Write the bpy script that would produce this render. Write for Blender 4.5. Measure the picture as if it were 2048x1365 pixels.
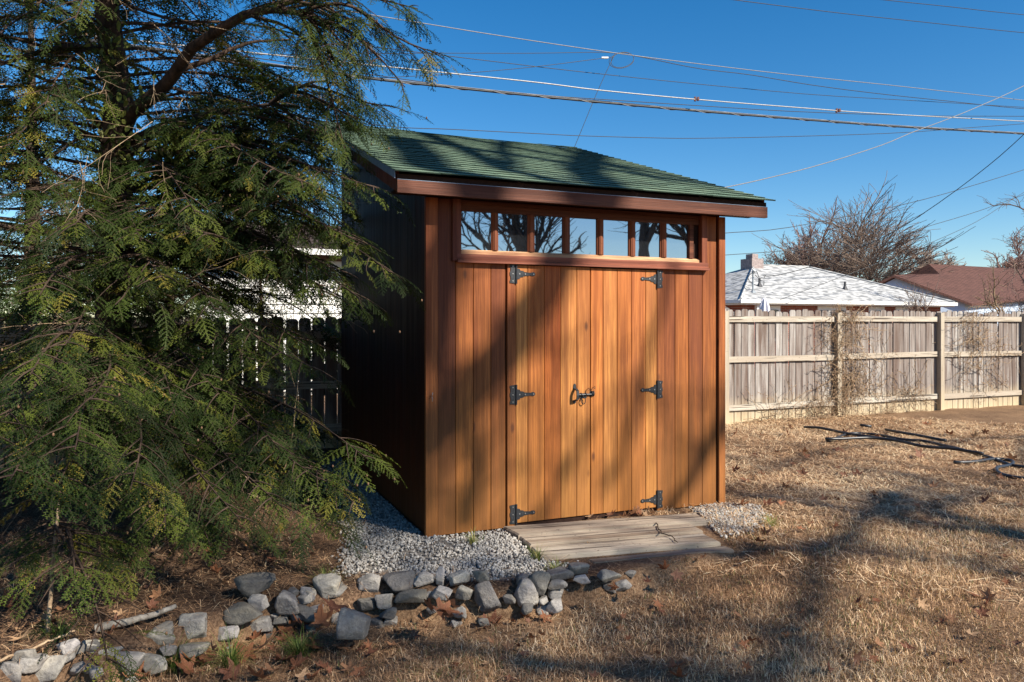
import bpy, math, random
import numpy as np
from mathutils import Vector, Matrix

random.seed(7)
RNG = np.random.default_rng(7)
for o in list(bpy.data.objects):
    bpy.data.objects.remove(o)
SC = bpy.context.scene
COL = SC.collection

# ------------------------------------------------------------------ camera, sky, sun, exposure
EYE = 1.55
FPX = 1506.0          # focal length in photograph pixels (2048 wide)
HOR = 646.4           # horizon row in the photograph
cam = bpy.data.cameras.new('camera')
cam_o = bpy.data.objects.new('camera', cam)
COL.objects.link(cam_o)
cam.sensor_width = 36.0
cam.lens = 36.0 * FPX / 2048
cam.shift_y = -(682.5 - HOR) / 2048
cam.clip_start = 0.05
cam.clip_end = 2000
cam_o.location = (0, 0, EYE)
cam_o.rotation_euler = (math.radians(90), 0, 0)
SC.camera = cam_o

SUN = Vector((0.638, -0.502, 0.584)).normalized()      # towards the sun
SUN_EL = math.asin(SUN.z)
SUN_ROT = math.atan2(SUN.x, SUN.y)
w = bpy.data.worlds.new('World')
SC.world = w
w.use_nodes = True
wt = w.node_tree
wt.nodes.clear()
sky = wt.nodes.new('ShaderNodeTexSky')
sky.sky_type = 'NISHITA'
sky.sun_disc = False
sky.sun_elevation = SUN_EL
sky.sun_rotation = SUN_ROT
sky.altitude = 300
sky.air_density = 1.0
sky.dust_density = 0.25
sky.ozone_density = 3.0
hsv = wt.nodes.new('ShaderNodeHueSaturation')
hsv.inputs['Saturation'].default_value = 1.38
bg = wt.nodes.new('ShaderNodeBackground')
bg.inputs['Strength'].default_value = 0.076
wo = wt.nodes.new('ShaderNodeOutputWorld')
wt.links.new(sky.outputs[0], hsv.inputs['Color'])
wt.links.new(hsv.outputs[0], bg.inputs['Color'])
wt.links.new(bg.outputs[0], wo.inputs['Surface'])

sl = bpy.data.lights.new('sun', 'SUN')
sl.energy = 5.0
sl.angle = math.radians(0.55)
sl.color = (1.0, 0.92, 0.79)
so = bpy.data.objects.new('sun', sl)
COL.objects.link(so)
so.location = SUN * 60
so.rotation_euler = SUN.to_track_quat('Z', 'Y').to_euler()

vs = SC.view_settings
vs.view_transform = 'Standard'
vs.look = 'None'
vs.exposure = 1.0
vs.gamma = 1.0
vs.use_curve_mapping = False
SC.cycles.use_denoising = True
SC.cycles.max_bounces = 8
SC.cycles.transparent_max_bounces = 8

# ------------------------------------------------------------------ helpers
YAW = 0.4021
CX, CY = -0.6102, 5.4639
U = Vector((math.cos(YAW), math.sin(YAW), 0))
B = Vector((-math.sin(YAW), math.cos(YAW), 0))


def P(px, py, Y):
    return Vector(((px - 1024) / FPX * Y, Y, EYE - (py - HOR) / FPX * Y))


def G(px, py, z=0.0):
    Y = (EYE - z) * FPX / (py - HOR)
    return Vector(((px - 1024) / FPX * Y, Y, z))


def loc(px, py, d=0.0):
    """photograph pixel -> (a, z) on the shed's front plane shifted by d"""
    ox, oy = CX + B.x * d, CY + B.y * d
    k = (px - 1024) / FPX
    a = (k * oy - ox) / (U.x - U.y * k)
    Y = oy + U.y * a
    return a, EYE - (py - HOR) / FPX * Y


def pa(px, d=0.0):
    return loc(px, 600, d)[0]


def smooth(a, b, x):
    t = np.clip((x - a) / (b - a), 0, 1)
    return t * t * (3 - 2 * t)


def tag(o, label=None, cat=None, group=None, kind=None):
    if label: o['label'] = label
    if cat: o['category'] = cat
    if group: o['group'] = group
    if kind: o['kind'] = kind
    return o


def link(name, data, parent=None, loc_=(0, 0, 0), rot=(0, 0, 0), color=None):
    o = bpy.data.objects.new(name, data)
    COL.objects.link(o)
    if parent is not None:
        o.parent = parent
    o.location = loc_
    o.rotation_euler = rot
    if color:
        o.color = (*color, 1)
    return o


def empty(name, loc_=(0, 0, 0), rz=0, parent=None):
    o = link(name, None, parent, loc_, (0, 0, rz))
    o.empty_display_size = 0.1
    return o


class MB:
    """collects verts and faces for one mesh"""
    def __init__(s):
        s.v, s.f, s.n = [], [], 0

    def add(s, v, f):
        n = s.n
        s.v.extend(tuple(p) for p in v)
        s.f.extend(tuple(i + n for i in q) for q in f)
        s.n += len(v)

    def box(s, x0, x1, y0, y1, z0, z1, ch=0.0):
        if ch:
            c = ch
            # chamfer along the four x-normal/y-front vertical edges and top/bottom
            prof = [(x0 + c, y0), (x1 - c, y0), (x1, y0 + c), (x1, y1), (x0, y1), (x0, y0 + c)]
            s.prism([(p[0], p[1], z0) for p in prof], (0, 0, z1 - z0))
            return
        v = [(x0, y0, z0), (x1, y0, z0), (x1, y1, z0), (x0, y1, z0), (x0, y0, z1), (x1, y0, z1), (x1, y1, z1), (x0, y1, z1)]
        s.add(v, [(3, 2, 1, 0), (4, 5, 6, 7), (0, 1, 5, 4), (1, 2, 6, 5), (2, 3, 7, 6), (3, 0, 4, 7)])

    def prism(s, base, ext):
        k = len(base)
        e = Vector(ext)
        v = [Vector(p) for p in base] + [Vector(p) + e for p in base]
        f = [tuple(reversed(range(k))), tuple(range(k, 2 * k))]
        f += [(i, (i + 1) % k, k + (i + 1) % k, k + i) for i in range(k)]
        s.add(v, f)

    def tube(s, pts, rad, n=6, cap=True):
        pts = [Vector(p) for p in pts]
        k = len(pts)
        if not hasattr(rad, '__len__'):
            rad = [rad] * k
        up = None
        v = []
        for i, p in enumerate(pts):
            t = (pts[min(i + 1, k - 1)] - pts[max(i - 1, 0)])
            if t.length < 1e-9: t = Vector((0, 0, 1))
            t.normalize()
            if up is None:
                up = t.orthogonal().normalized()
            up = (up - t * up.dot(t))
            if up.length < 1e-6: up = t.orthogonal()
            up.normalize()
            r = t.cross(up)
            for j in range(n):
                a = 2 * math.pi * j / n
                v.append(p + (up * math.cos(a) + r * math.sin(a)) * rad[i])
        f = []
        for i in range(k - 1):
            for j in range(n):
                f.append((i * n + j, i * n + (j + 1) % n, (i + 1) * n + (j + 1) % n, (i + 1) * n + j))
        if cap and n > 2:
            f.append(tuple(reversed(range(n))))
            f.append(tuple(range((k - 1) * n, k * n)))
        s.add(v, f)

    def mesh(s, name, mat=None, smooth_=False):
        m = bpy.data.meshes.new(name)
        m.from_pydata([tuple(p) for p in s.v], [], s.f)
        if mat: m.materials.append(mat)
        if smooth_:
            m.polygons.foreach_set('use_smooth', [True] * len(m.polygons))
        m.update()
        return m

    def obj(s, name, mat, parent=None, loc_=(0, 0, 0), rot=(0, 0, 0), smooth_=False, color=None):
        return link(name, s.mesh(name, mat, smooth_), parent, loc_, rot, color)


def box_obj(name, mat, parent, x0, x1, y0, y1, z0, z1, ch=0.0, color=None):
    """box with its own origin at its base corner centre, so procedural grain differs"""
    b = MB()
    cx, cy, cz = (x0 + x1) / 2, y0, z0
    b.box(x0 - cx, x1 - cx, y0 - cy, y1 - cy, 0, z1 - z0, ch)
    return b.obj(name, mat, parent, (cx, cy, cz), color=color)


def tri_mesh(name, V, T, mat, attr=None, smooth_=False):
    """fast triangle mesh from numpy arrays, with an optional float point attribute 'tint'"""
    m = bpy.data.meshes.new(name)
    V = np.ascontiguousarray(V, dtype=np.float32)
    T = np.ascontiguousarray(T, dtype=np.int32)
    m.vertices.add(len(V))
    m.vertices.foreach_set('co', V.ravel())
    m.loops.add(T.size)
    m.loops.foreach_set('vertex_index', T.ravel())
    m.polygons.add(len(T))
    m.polygons.foreach_set('loop_start', np.arange(0, T.size, 3, dtype=np.int32))
    if smooth_:
        m.polygons.foreach_set('use_smooth', np.ones(len(T), dtype=bool))
    if attr is not None:
        a = m.attributes.new('tint', 'FLOAT', 'POINT')
        a.data.foreach_set('value', np.ascontiguousarray(attr, dtype=np.float32))
    m.materials.append(mat)
    m.update(calc_edges=True)
    return m


def tubes_np(branches, sides=None):
    """branches: list of (pts (k,3), radii (k,)) -> V, T arrays"""
    Vs, Ts, off = [], [], 0
    for pts, rad in branches:
        k = len(pts)
        r0 = rad[0]
        n = sides or (10 if r0 > .12 else 7 if r0 > .05 else 5 if r0 > .02 else 3)
        t = np.gradient(pts, axis=0)
        t /= np.linalg.norm(t, axis=1, keepdims=True) + 1e-9
        ref = np.array([0.31, 0.87, 0.38]) if abs(t[0] @ np.array([0.31, 0.87, 0.38])) < .8 else np.array([0.9, -.2, .3])
        a = np.cross(t, ref); a /= np.linalg.norm(a, axis=1, keepdims=True) + 1e-9
        b = np.cross(t, a)
        ang = np.arange(n) * 2 * np.pi / n
        ring = pts[:, None] + (a[:, None] * np.cos(ang)[None, :, None] + b[:, None] * np.sin(ang)[None, :, None]) * rad[:, None, None]
        Vs.append(ring.reshape(-1, 3))
        i = np.arange(k - 1)[:, None] * n
        j = np.arange(n)[None]
        j2 = (j + 1) % n
        q = np.stack([i + j, i + j2, i + n + j2, i + n + j], -1).reshape(-1, 4) + off
        Ts.append(q[:, [0, 1, 2]]); Ts.append(q[:, [0, 2, 3]])
        off += k * n
    return np.concatenate(Vs), np.concatenate(Ts)


# ------------------------------------------------------------------ material graph helper
class Gr:
    def __init__(s, name):
        s.m = bpy.data.materials.new(name)
        s.m.use_nodes = True
        s.t = s.m.node_tree
        s.t.nodes.clear()
        s.out = s.t.nodes.new('ShaderNodeOutputMaterial')

    def n(s, typ, props=None, **inp):
        x = s.t.nodes.new('ShaderNode' + typ)
        for k, v in (props or {}).items():
            setattr(x, k, v)
        for k, v in inp.items():
            k = k.replace('_', ' ')
            sock = x.inputs[int(k[1:])] if k[0] == 'i' and k[1:].isdigit() else x.inputs[k]
            if isinstance(v, bpy.types.NodeSocket):
                s.t.links.new(v, sock)
            elif isinstance(v, bpy.types.Node):
                s.t.links.new(v.outputs[0], sock)
            else:
                if isinstance(v, (tuple, list)) and len(v) == 3 and sock.type == 'RGBA':
                    v = (*v, 1)
                sock.default_value = v
        return x

    def ramp(s, fac, stops, interp='LINEAR'):
        x = s.t.nodes.new('ShaderNodeValToRGB')
        x.color_ramp.interpolation = interp
        e = x.color_ramp.elements
        while len(e) < len(stops): e.new(0.5)
        for el, (p, c) in zip(e, stops):
            el.position = p
            el.color = (*c, 1) if len(c) == 3 else c
        s.t.links.new(fac, x.inputs[0])
        return x.outputs[0]

    def mix(s, fac, a, b, mode='MIX'):
        x = s.t.nodes.new('ShaderNodeMix')
        x.data_type = 'RGBA'
        x.blend_type = mode
        for sock, v in ((x.inputs[0], fac), (x.inputs[6], a), (x.inputs[7], b)):
            if isinstance(v, bpy.types.NodeSocket): s.t.links.new(v, sock)
            else: sock.default_value = (*v, 1) if isinstance(v, (tuple, list)) and len(v) == 3 else v
        return x.outputs[2]

    def math(s, op, a, b=0.0, clamp=False):
        x = s.t.nodes.new('ShaderNodeMath')
        x.operation = op
        x.use_clamp = clamp
        for sock, v in ((x.inputs[0], a), (x.inputs[1], b)):
            if isinstance(v, bpy.types.NodeSocket): s.t.links.new(v, sock)
            else: sock.default_value = v
        return x.outputs[0]

    def coord(s, kind='Object', scale=(1, 1, 1), offset=None):
        c = s.n('TexCoord').outputs[kind]
        mp = s.n('Mapping', None, Vector=c, Scale=scale)
        if offset is not None:
            s.t.links.new(offset, mp.inputs['Location'])
        return mp.outputs[0]

    def rnd_offset(s, k=37.0):
        oi = s.n('ObjectInfo')
        r = s.math('MULTIPLY', oi.outputs['Random'], k)
        return s.n('CombineXYZ', None, X=r, Y=r, Z=r).outputs[0]

    def noise(s, vec, scale, detail=4, rough=.55):
        return s.n('TexNoise', None, Vector=vec, Scale=scale, Detail=detail, Roughness=rough).outputs[0]

    def principled(s, col, rough=.8, spec=.3, bump=None, bstr=.3, bdist=.01, metal=0.0):
        p = s.n('BsdfPrincipled')
        for k, v in (('Base Color', col), ('Roughness', rough), ('Specular IOR Level', spec), ('Metallic', metal)):
            if isinstance(v, bpy.types.NodeSocket): s.t.links.new(v, p.inputs[k])
            else: p.inputs[k].default_value = (*v, 1) if isinstance(v, (tuple, list)) and len(v) == 3 else v
        if bump is not None:
            b = s.n('Bump', None, Height=bump, Strength=bstr, Distance=bdist)
            s.t.links.new(b.outputs[0], p.inputs['Normal'])
        s.t.links.new(p.outputs[0], s.out.inputs['Surface'])
        return p


def mat_flat(name, col, rough=.7, spec=.3, metal=0.0, nscale=30, var=.25):
    g = Gr(name)
    nz = g.noise(g.coord('Object'), nscale)
    c = g.mix(g.ramp(nz, [(.3, (0, 0, 0)), (.7, (1, 1, 1))]), tuple(x * (1 - var) for x in col), tuple(min(1, x * (1 + var)) for x in col))
    g.principled(c, rough, spec, nz, .15, .004, metal)
    return g.m


def mat_cedar(name, horizontal=False, dark=False, side=False):
    """stained cedar: per-board colour comes from the object's colour"""
    g = Gr(name)
    off = g.rnd_offset()
    ax = (1, 1, 1)
    def sc(a, b):
        return (b, a, a) if horizontal else (a, a, b)
    fine = g.noise(g.coord('Object', sc(90, 3.0), off), 1.0, 5, .65)
    mid = g.noise(g.coord('Object', sc(22, .55), off), 1.0, 4, .6)
    blot = g.noise(g.coord('Object', sc(5, 1.4), off), 1.0, 3, .5)
    ring = g.n('TexWave', {'wave_type': 'BANDS', 'bands_direction': 'X' if not horizontal else 'Z'}, Vector=g.coord('Object', sc(7, .35), off), Scale=3.2, Distortion=9.0, Detail=3, Detail_Scale=1.6).outputs['Fac']
    oc = g.n('ObjectInfo').outputs['Color']
    dk = g.mix(1.0, oc, (.52, .42, .38), 'MULTIPLY')
    lt = g.mix(1.0, oc, (1.35, 1.38, 1.35), 'MULTIPLY')
    c = g.mix(g.ramp(mid, [(.34, (0, 0, 0)), (.66, (1, 1, 1))]), dk, lt)
    c = g.mix(g.math('MULTIPLY', g.ramp(ring, [(.0, (1, 1, 1)), (.45, (0, 0, 0))]), .38), c, dk)
    c = g.mix(g.math('MULTIPLY', g.ramp(fine, [(.40, (1, 1, 1)), (.6, (0, 0, 0))]), .55), c, g.mix(1.0, oc, (.33, .24, .2), 'MULTIPLY'))
    c = g.mix(g.math('MULTIPLY', g.ramp(blot, [(.52, (0, 0, 0)), (.72, (1, 1, 1))]), .5), c, (.15, .042, .02))
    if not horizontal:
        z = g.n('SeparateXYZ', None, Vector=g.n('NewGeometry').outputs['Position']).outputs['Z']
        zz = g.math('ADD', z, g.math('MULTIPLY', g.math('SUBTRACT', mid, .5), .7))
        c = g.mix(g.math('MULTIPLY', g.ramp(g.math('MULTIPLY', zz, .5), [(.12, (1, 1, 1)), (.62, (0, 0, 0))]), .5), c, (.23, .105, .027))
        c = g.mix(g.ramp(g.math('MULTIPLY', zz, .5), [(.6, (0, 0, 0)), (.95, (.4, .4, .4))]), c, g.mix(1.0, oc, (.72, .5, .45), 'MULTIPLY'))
    # knots
    vor = g.n('TexVoronoi', {'feature': 'F1'}, Vector=g.coord('Object', sc(5.0, 2.1), off), Scale=1.0, Randomness=1.0).outputs['Distance']
    c = g.mix(g.ramp(vor, [(.055, (.9, .9, .9)), (.11, (0, 0, 0))]), c, (.09, .03, .012))
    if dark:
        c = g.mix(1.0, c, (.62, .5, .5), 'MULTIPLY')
    h = g.math('ADD', g.math('MULTIPLY', fine, .6), g.math('MULTIPLY', ring, .25))
    rough = g.ramp(mid, [(.3, (.68,) * 3), (.7, (.5,) * 3)])
    g.principled(c, rough, .12 if dark else .25, h, .35, .003)
    return g.m


def mat_grey_wood(name, base=(.42, .395, .37), brown=(.12, .082, .066), horizontal=False, warm=(.5, .4, .25), dirt=.5):
    g = Gr(name)
    off = g.rnd_offset()
    def sc(a, b):
        return (b, a, a) if horizontal else (a, a, b)
    fine = g.noise(g.coord('Object', sc(70, 2.5), off), 1.0, 5, .7)
    mid = g.noise(g.coord('Object', sc(11, .8), off), 1.0, 4, .6)
    sp = g.noise(g.coord('Object', (26, 26, 26), off), 1.0, 3, .7)
    rnd = g.n('ObjectInfo').outputs['Random']
    c = g.mix(g.ramp(mid, [(.40, (0, 0, 0)), (.62, (1, 1, 1))]), base, brown)
    c = g.mix(g.math('MULTIPLY', g.ramp(fine, [(.38, (1, 1, 1)), (.58, (0, 0, 0))]), .6), c, tuple(x * .38 for x in base))
    c = g.mix(g.math('MULTIPLY', rnd, .65), c, brown)
    c = g.mix(g.math('MULTIPLY', g.ramp(sp, [(.62, (0, 0, 0)), (.7, (1, 1, 1))]), dirt), c, (.1, .075, .055))
    if not horizontal:
        z = g.n('SeparateXYZ', None, Vector=g.n('TexCoord').outputs['Object']).outputs['Z']
        c = g.mix(g.ramp(g.math('ADD', z, g.math('MULTIPLY', mid, .25)), [(.15, (.85, .85, .85)), (.6, (0, 0, 0))]), c, warm)
    if horizontal:
        cr = g.noise(g.coord('Object', sc(34, .9), off), 1.0, 2, .5)
        c = g.mix(g.ramp(cr, [(.60, (0, 0, 0)), (.63, (.85, .85, .85))]), c, (.06, .045, .035))
        fine = g.math('SUBTRACT', fine, g.math('MULTIPLY', g.ramp(cr, [(.6, (0, 0, 0)), (.63, (1, 1, 1))]), .8))
    g.principled(c, .85, .2, g.math('ADD', fine, g.math('MULTIPLY', mid, .5)), .6, .005)
    return g.m


def mat_tint(name, stops, rough=.7, trans=.0, spec=.25):
    """colour by the point attribute 'tint'"""
    g = Gr(name)
    a = g.n('Attribute', {'attribute_name': 'tint'}).outputs['Fac']
    c = g.ramp(a, stops)
    p = g.principled(c, rough, spec)
    if trans:
        t = g.n('BsdfTranslucent', None, Color=g.mix(1.0, c, (1.2, 1.25, .7), 'MULTIPLY'))
        mx = g.n('MixShader', None, Fac=trans)
        g.t.links.new(p.outputs[0], mx.inputs[1])
        g.t.links.new(t.outputs[0], mx.inputs[2])
        g.t.links.new(mx.outputs[0], g.out.inputs['Surface'])
    return g.m


def mat_bark(name, c1, c2, scale=1.0):
    g = Gr(name)
    nz = g.noise(g.coord('Object', (14 * scale, 14 * scale, 3 * scale)), 1.0, 5, .7)
    fine = g.noise(g.coord('Object', (60 * scale,) * 3), 1.0, 3)
    c = g.mix(g.ramp(nz, [(.35, (0, 0, 0)), (.65, (1, 1, 1))]), c1, c2)
    g.principled(c, .9, .15, g.math('ADD', nz, g.math('MULTIPLY', fine, .3)), .7, .02)
    return g.m


def mat_stone(name):
    g = Gr(name)
    off = g.rnd_offset()
    n1 = g.noise(g.coord('Object', (9,) * 3, off), 1.0, 6, .65)
    n2 = g.noise(g.coord('Object', (60,) * 3, off), 1.0, 4, .7)
    n3 = g.noise(g.coord('Object', (4, 4, 14), off), 1.0, 3)
    oc = g.n('ObjectInfo').outputs['Color']
    c = g.mix(g.ramp(n1, [(.3, (0, 0, 0)), (.7, (1, 1, 1))]), g.mix(1.0, oc, (.5, .5, .55), 'MULTIPLY'), g.mix(1.0, oc, (1.25, 1.22, 1.15), 'MULTIPLY'))
    c = g.mix(g.math('MULTIPLY', g.ramp(n2, [(.35, (1, 1, 1)), (.6, (0, 0, 0))]), .5), c, g.mix(1.0, oc, (.35, .34, .35), 'MULTIPLY'))
    c = g.mix(g.math('MULTIPLY', g.ramp(n3, [(.55, (0, 0, 0)), (.75, (1, 1, 1))]), .35), c, (.25, .2, .13))
    h = g.math('ADD', g.math('MULTIPLY', n1, 1.0), g.math('MULTIPLY', n2, .4))
    g.principled(c, .85, .25, h, .8, .02)
    return g.m


def mat_shingle():
    g = Gr('green_shingle')
    off = g.rnd_offset()
    gran = g.noise(g.coord('Object', (160,) * 3, off), 1.0, 3, .8)
    mid = g.noise(g.coord('Object', (7,) * 3, off), 1.0, 3)
    rnd = g.n('ObjectInfo').outputs['Random']
    c = g.mix(rnd, (.115, .175, .125), (.155, .22, .155))
    c = g.mix(g.ramp(gran, [(.38, (0, 0, 0)), (.66, (1, 1, 1))]), g.mix(1.0, c, (.55, .55, .6), 'MULTIPLY'), g.mix(1.0, c, (1.5, 1.5, 1.45), 'MULTIPLY'))
    c = g.mix(g.math('MULTIPLY', g.ramp(mid, [(.5, (0, 0, 0)), (.7, (1, 1, 1))]), .4), c, (.13, .13, .075))
    g.principled(c, .95, .1, gran, .6, .004)
    return g.m


M = {}
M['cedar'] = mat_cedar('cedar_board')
M['cedar_h'] = mat_cedar('cedar_trim', horizontal=True)
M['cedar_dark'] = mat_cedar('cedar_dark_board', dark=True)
M['black_iron'] = mat_flat('black_iron', (.022, .024, .028), .5, .5, 0.3, 60, .5)
M['screw'] = mat_flat('screw_metal', (.3, .29, .28), .4, .5, .8, 40)
M['brass'] = mat_flat('rusty_eye_screw', (.22, .11, .06), .5, .5, .6, 40)
M['shingle'] = mat_shingle()
M['drip'] = mat_flat('drip_edge_metal', (.16, .2, .27), .4, .5, .3, 10)
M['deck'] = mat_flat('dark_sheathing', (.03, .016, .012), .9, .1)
M['fence'] = mat_grey_wood('weathered_picket')
M['fence_rail'] = mat_grey_wood('weathered_rail', (.52, .475, .40), (.36, .3, .235), True, dirt=.6)
M['fence_post'] = mat_grey_wood('weathered_post', (.5, .455, .37), (.34, .28, .21), False, dirt=.7)
M['step'] = mat_grey_wood('weathered_step', (.45, .385, .305), (.19, .135, .095), True, dirt=.9)
M['stone'] = mat_stone('fieldstone')
M['hem_bark'] = mat_bark('hemlock_bark', (.028, .02, .015), (.085, .055, .04))
M['needle'] = mat_tint('hemlock_needles', [(0, (.008, .021, .005)), (.45, (.027, .052, .009)), (.8, (.095, .122, .017)), (.96, (.21, .175, .028)), (1, (.05, .04, .024))], .6, .22, .12)
M['pine'] = mat_tint('pine_needles', [(0, (.035, .06, .03)), (.6, (.07, .1, .05)), (1, (.14, .14, .06))], .6, .25)
M['vine_leaf'] = mat_tint('vine_leaves', [(0, (.04, .07, .02)), (.5, (.1, .13, .03)), (1, (.26, .27, .07))], .5, .35)
M['bark_far'] = mat_bark('bare_tree_bark', (.15, .11, .09), (.3, .225, .18), .4)
M['bark_big'] = mat_bark('shade_tree_bark', (.06, .05, .045), (.16, .13, .11), .5)
M['twig_dry'] = mat_bark('dry_vine_stem', (.2, .13, .08), (.42, .31, .2), 2)
M['grass'] = mat_tint('dead_grass', [(0, (.085, .045, .025)), (.3, (.31, .17, .09)), (.6, (.6, .4, .235)), (.9, (.86, .68, .47)), (.935, (.15, .16, .055)), (1, (.1, .13, .04))], .75, .18)
M['straw'] = mat_tint('straw_litter', [(0, (.1, .052, .028)), (.35, (.36, .2, .105)), (.75, (.68, .47, .28)), (1, (.8, .64, .42))], .75, .1)
M['green_grass'] = mat_tint('green_tuft', [(0, (.05, .09, .015)), (.7, (.12, .17, .035)), (1, (.4, .34, .13))], .6, .3)
M['gravel'] = mat_tint('white_gravel', [(0, (.1, .088, .075)), (.35, (.23, .21, .19)), (1, (.42, .4, .365))], .8)
M['hose'] = mat_flat('black_hose', (.018, .019, .022), .4, .5, 0, 30)
M['wire_mid'] = mat_flat('grey_cable', (.18, .18, .185), .5, .4)
M['wire_dark'] = mat_flat('dark_cable', (.02, .022, .026), .5, .4)
M['wire_pale'] = mat_flat('bare_aluminium_cable', (.3, .3, .3), .5, .5, .3)
M['cone'] = mat_flat('hemlock_cone', (.16, .095, .055), .8, .2, 0, 80, .4)


def mat_leaf():
    g = Gr('dry_leaf')
    nz = g.noise(g.coord('Object', (45,) * 3, g.rnd_offset()), 1.0, 4)
    oc = g.n('ObjectInfo').outputs['Color']
    c = g.mix(g.ramp(nz, [(.3, (0, 0, 0)), (.7, (1, 1, 1))]), g.mix(1.0, oc, (.55, .5, .48), 'MULTIPLY'), g.mix(1.0, oc, (1.3, 1.3, 1.25), 'MULTIPLY'))
    p = g.principled(c, .65, .25, nz, .3, .003)
    t = g.n('BsdfTranslucent', None, Color=c)
    mx = g.n('MixShader', None, Fac=.2)
    g.t.links.new(p.outputs[0], mx.inputs[1]); g.t.links.new(t.outputs[0], mx.inputs[2])
    g.t.links.new(mx.outputs[0], g.out.inputs['Surface'])
    return g.m


M['leaf'] = mat_leaf()


def mat_glass():
    g = Gr('window_glass')
    nz = g.noise(g.coord('Object', (3,) * 3, g.rnd_offset()), 1.0, 2)
    b = g.n('Bump', None, Height=nz, Strength=.04, Distance=.01)
    gl = g.n('BsdfGlossy', None, Color=(.85, .92, 1.0), Roughness=.015, Normal=b.outputs[0])
    dust = g.noise(g.coord('Object', (30,) * 3), 1.0, 4)
    dk = g.n('BsdfDiffuse', None, Color=g.mix(dust, (.006, .007, .008), (.02, .022, .024)))
    mx = g.n('MixShader', None, Fac=.38)
    g.t.links.new(dk.outputs[0], mx.inputs[1]); g.t.links.new(gl.outputs[0], mx.inputs[2])
    g.t.links.new(mx.outputs[0], g.out.inputs['Surface'])
    return g.m


M['glass'] = mat_glass()

# ------------------------------------------------------------------ ground
BX = [-60, -4, -2.27, -1.68, -1.40, -.86, -.19, .23, .64, .9, 2.2, 4.5, 60]
BY = [-30, 2.3, 3.36, 3.88, 4.28, 4.47, 4.44, 4.57, 4.64, 4.8, 5.6, 6.8, 36]


def yb(x):
    return np.interp(x, BX, BY)


def zg(x, y):
    x = np.asarray(x, float); y = np.asarray(y, float)
    low = (1 - smooth(.0, 1.9, x)) * (1 - smooth(5.2, 6.6, y))
    lawn = -.035 - .17 * low
    bed = smooth(yb(x) - .06, yb(x) + .05, y)
    n = .012 * np.sin(x * 5.1 + 1.3 * np.sin(y * 3.7)) * np.cos(y * 4.3 + 1.1 * np.sin(x * 2.9)) + .007 * np.sin(x * 13 + y * 9) * np.sin(y * 11 - x * 6)
    far = smooth(9, 12, y)
    flat = 1 - .8 * bed * (1 - smooth(1.2, 2.5, x))
    return lawn * (1 - bed) + (-.012) * bed * (1 - far) - .03 * far + n * flat * np.clip(1 - (np.abs(x) + np.abs(y) - 30) / 30, 0, 1)


def mat_ground():
    g = Gr('soil_and_thatch')
    pos = g.n('NewGeometry').outputs['Position']
    n1 = g.noise(pos, 1.3, 4)
    n2 = g.noise(pos, 9.0, 5, .65)
    n3 = g.noise(pos, 60.0, 4, .7)
    tan = g.mix(g.ramp(n3, [(.35, (0, 0, 0)), (.65, (1, 1, 1))]), (.12, .066, .038), (.33, .21, .12))
    soil = g.mix(g.ramp(n3, [(.4, (0, 0, 0)), (.65, (1, 1, 1))]), (.045, .026, .017), (.16, .1, .065))
    c = g.mix(g.ramp(n1, [(.42, (0, 0, 0)), (.6, (1, 1, 1))]), tan, g.mix(.5, tan, soil))
    a = g.n('Attribute', {'attribute_name': 'tint'}).outputs['Fac']       # 0 lawn, 1 bed soil
    c = g.mix(g.math('MINIMUM', a, 1.0), c, soil)
    c = g.mix(g.math('MULTIPLY', g.ramp(n2, [(.5, (0, 0, 0)), (.7, (1, 1, 1))]), .4), c, (.07, .045, .028))
    c = g.mix(g.math('SUBTRACT', a, 1.0, True), c, g.mix(n3, (.13, .115, .1), (.27, .25, .225)))
    g.principled(c, .95, .1, g.math('ADD', n2, n3), .6, .02)
    return g.m


def axis(lo, hi, fine_lo, fine_hi, step):
    a = list(np.arange(fine_lo, fine_hi, step))
    v, s = fine_hi, step
    while v < hi:
        a.append(v); s *= 1.35; v += s
    a.append(hi)
    v, s = fine_lo, step
    pre = []
    while v > lo:
        s *= 1.35; v -= s; pre.append(max(v, lo))
    return np.array(pre[::-1] + a)


def in_poly(x, y, poly):
    c = np.zeros(len(x), bool)
    n = len(poly)
    for i in range(n):
        x0, y0 = poly[i]; x1, y1 = poly[(i + 1) % n]
        cond = ((y0 > y) != (y1 > y)) & (x < (x1 - x0) * (y - y0) / (y1 - y0 + 1e-12) + x0)
        c ^= cond
    return c


gp = lambda *q: [tuple(G(x, y, 0))[:2] for x, y in q]
GRAV = [gp((680, 1146), (700, 1090), (695, 1020), (640, 935), (690, 915), (857, 1075), (1010, 1058), (1090, 1120), (1180, 1140), (1080, 1150), (960, 1160), (800, 1150)),
        gp((1385, 1020), (1445, 1005), (1525, 1015), (1515, 1045), (1460, 1075), (1420, 1060))]


gx = axis(-600, 600, -4.5, 8, .05)
gy = axis(-300, 900, 2.0, 12, .05)
XX, YY = np.meshgrid(gx, gy)
ZZ = zg(XX, YY)
nx, ny = len(gx), len(gy)
V = np.stack([XX.ravel(), YY.ravel(), ZZ.ravel()], 1)
ii = (np.arange(ny - 1)[:, None] * nx + np.arange(nx - 1)[None]).ravel()
T = np.concatenate([np.stack([ii, ii + 1, ii + nx + 1], 1), np.stack([ii, ii + nx + 1, ii + nx], 1)])
bedm = smooth(yb(XX) - .05, yb(XX) + .05, YY) * (1 - smooth(.2, 1.2, XX)) * (1 - smooth(14, 18, YY))
gin = sum(in_poly(XX.ravel() + ox, YY.ravel() + oy, q).astype(float) for q in GRAV for ox, oy in ((0, 0), (.06, 0), (-.06, 0), (0, .06), (0, -.06))).reshape(XX.shape) / 5
bedm = np.maximum(bedm, np.minimum(gin, 1) * 2)
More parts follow.
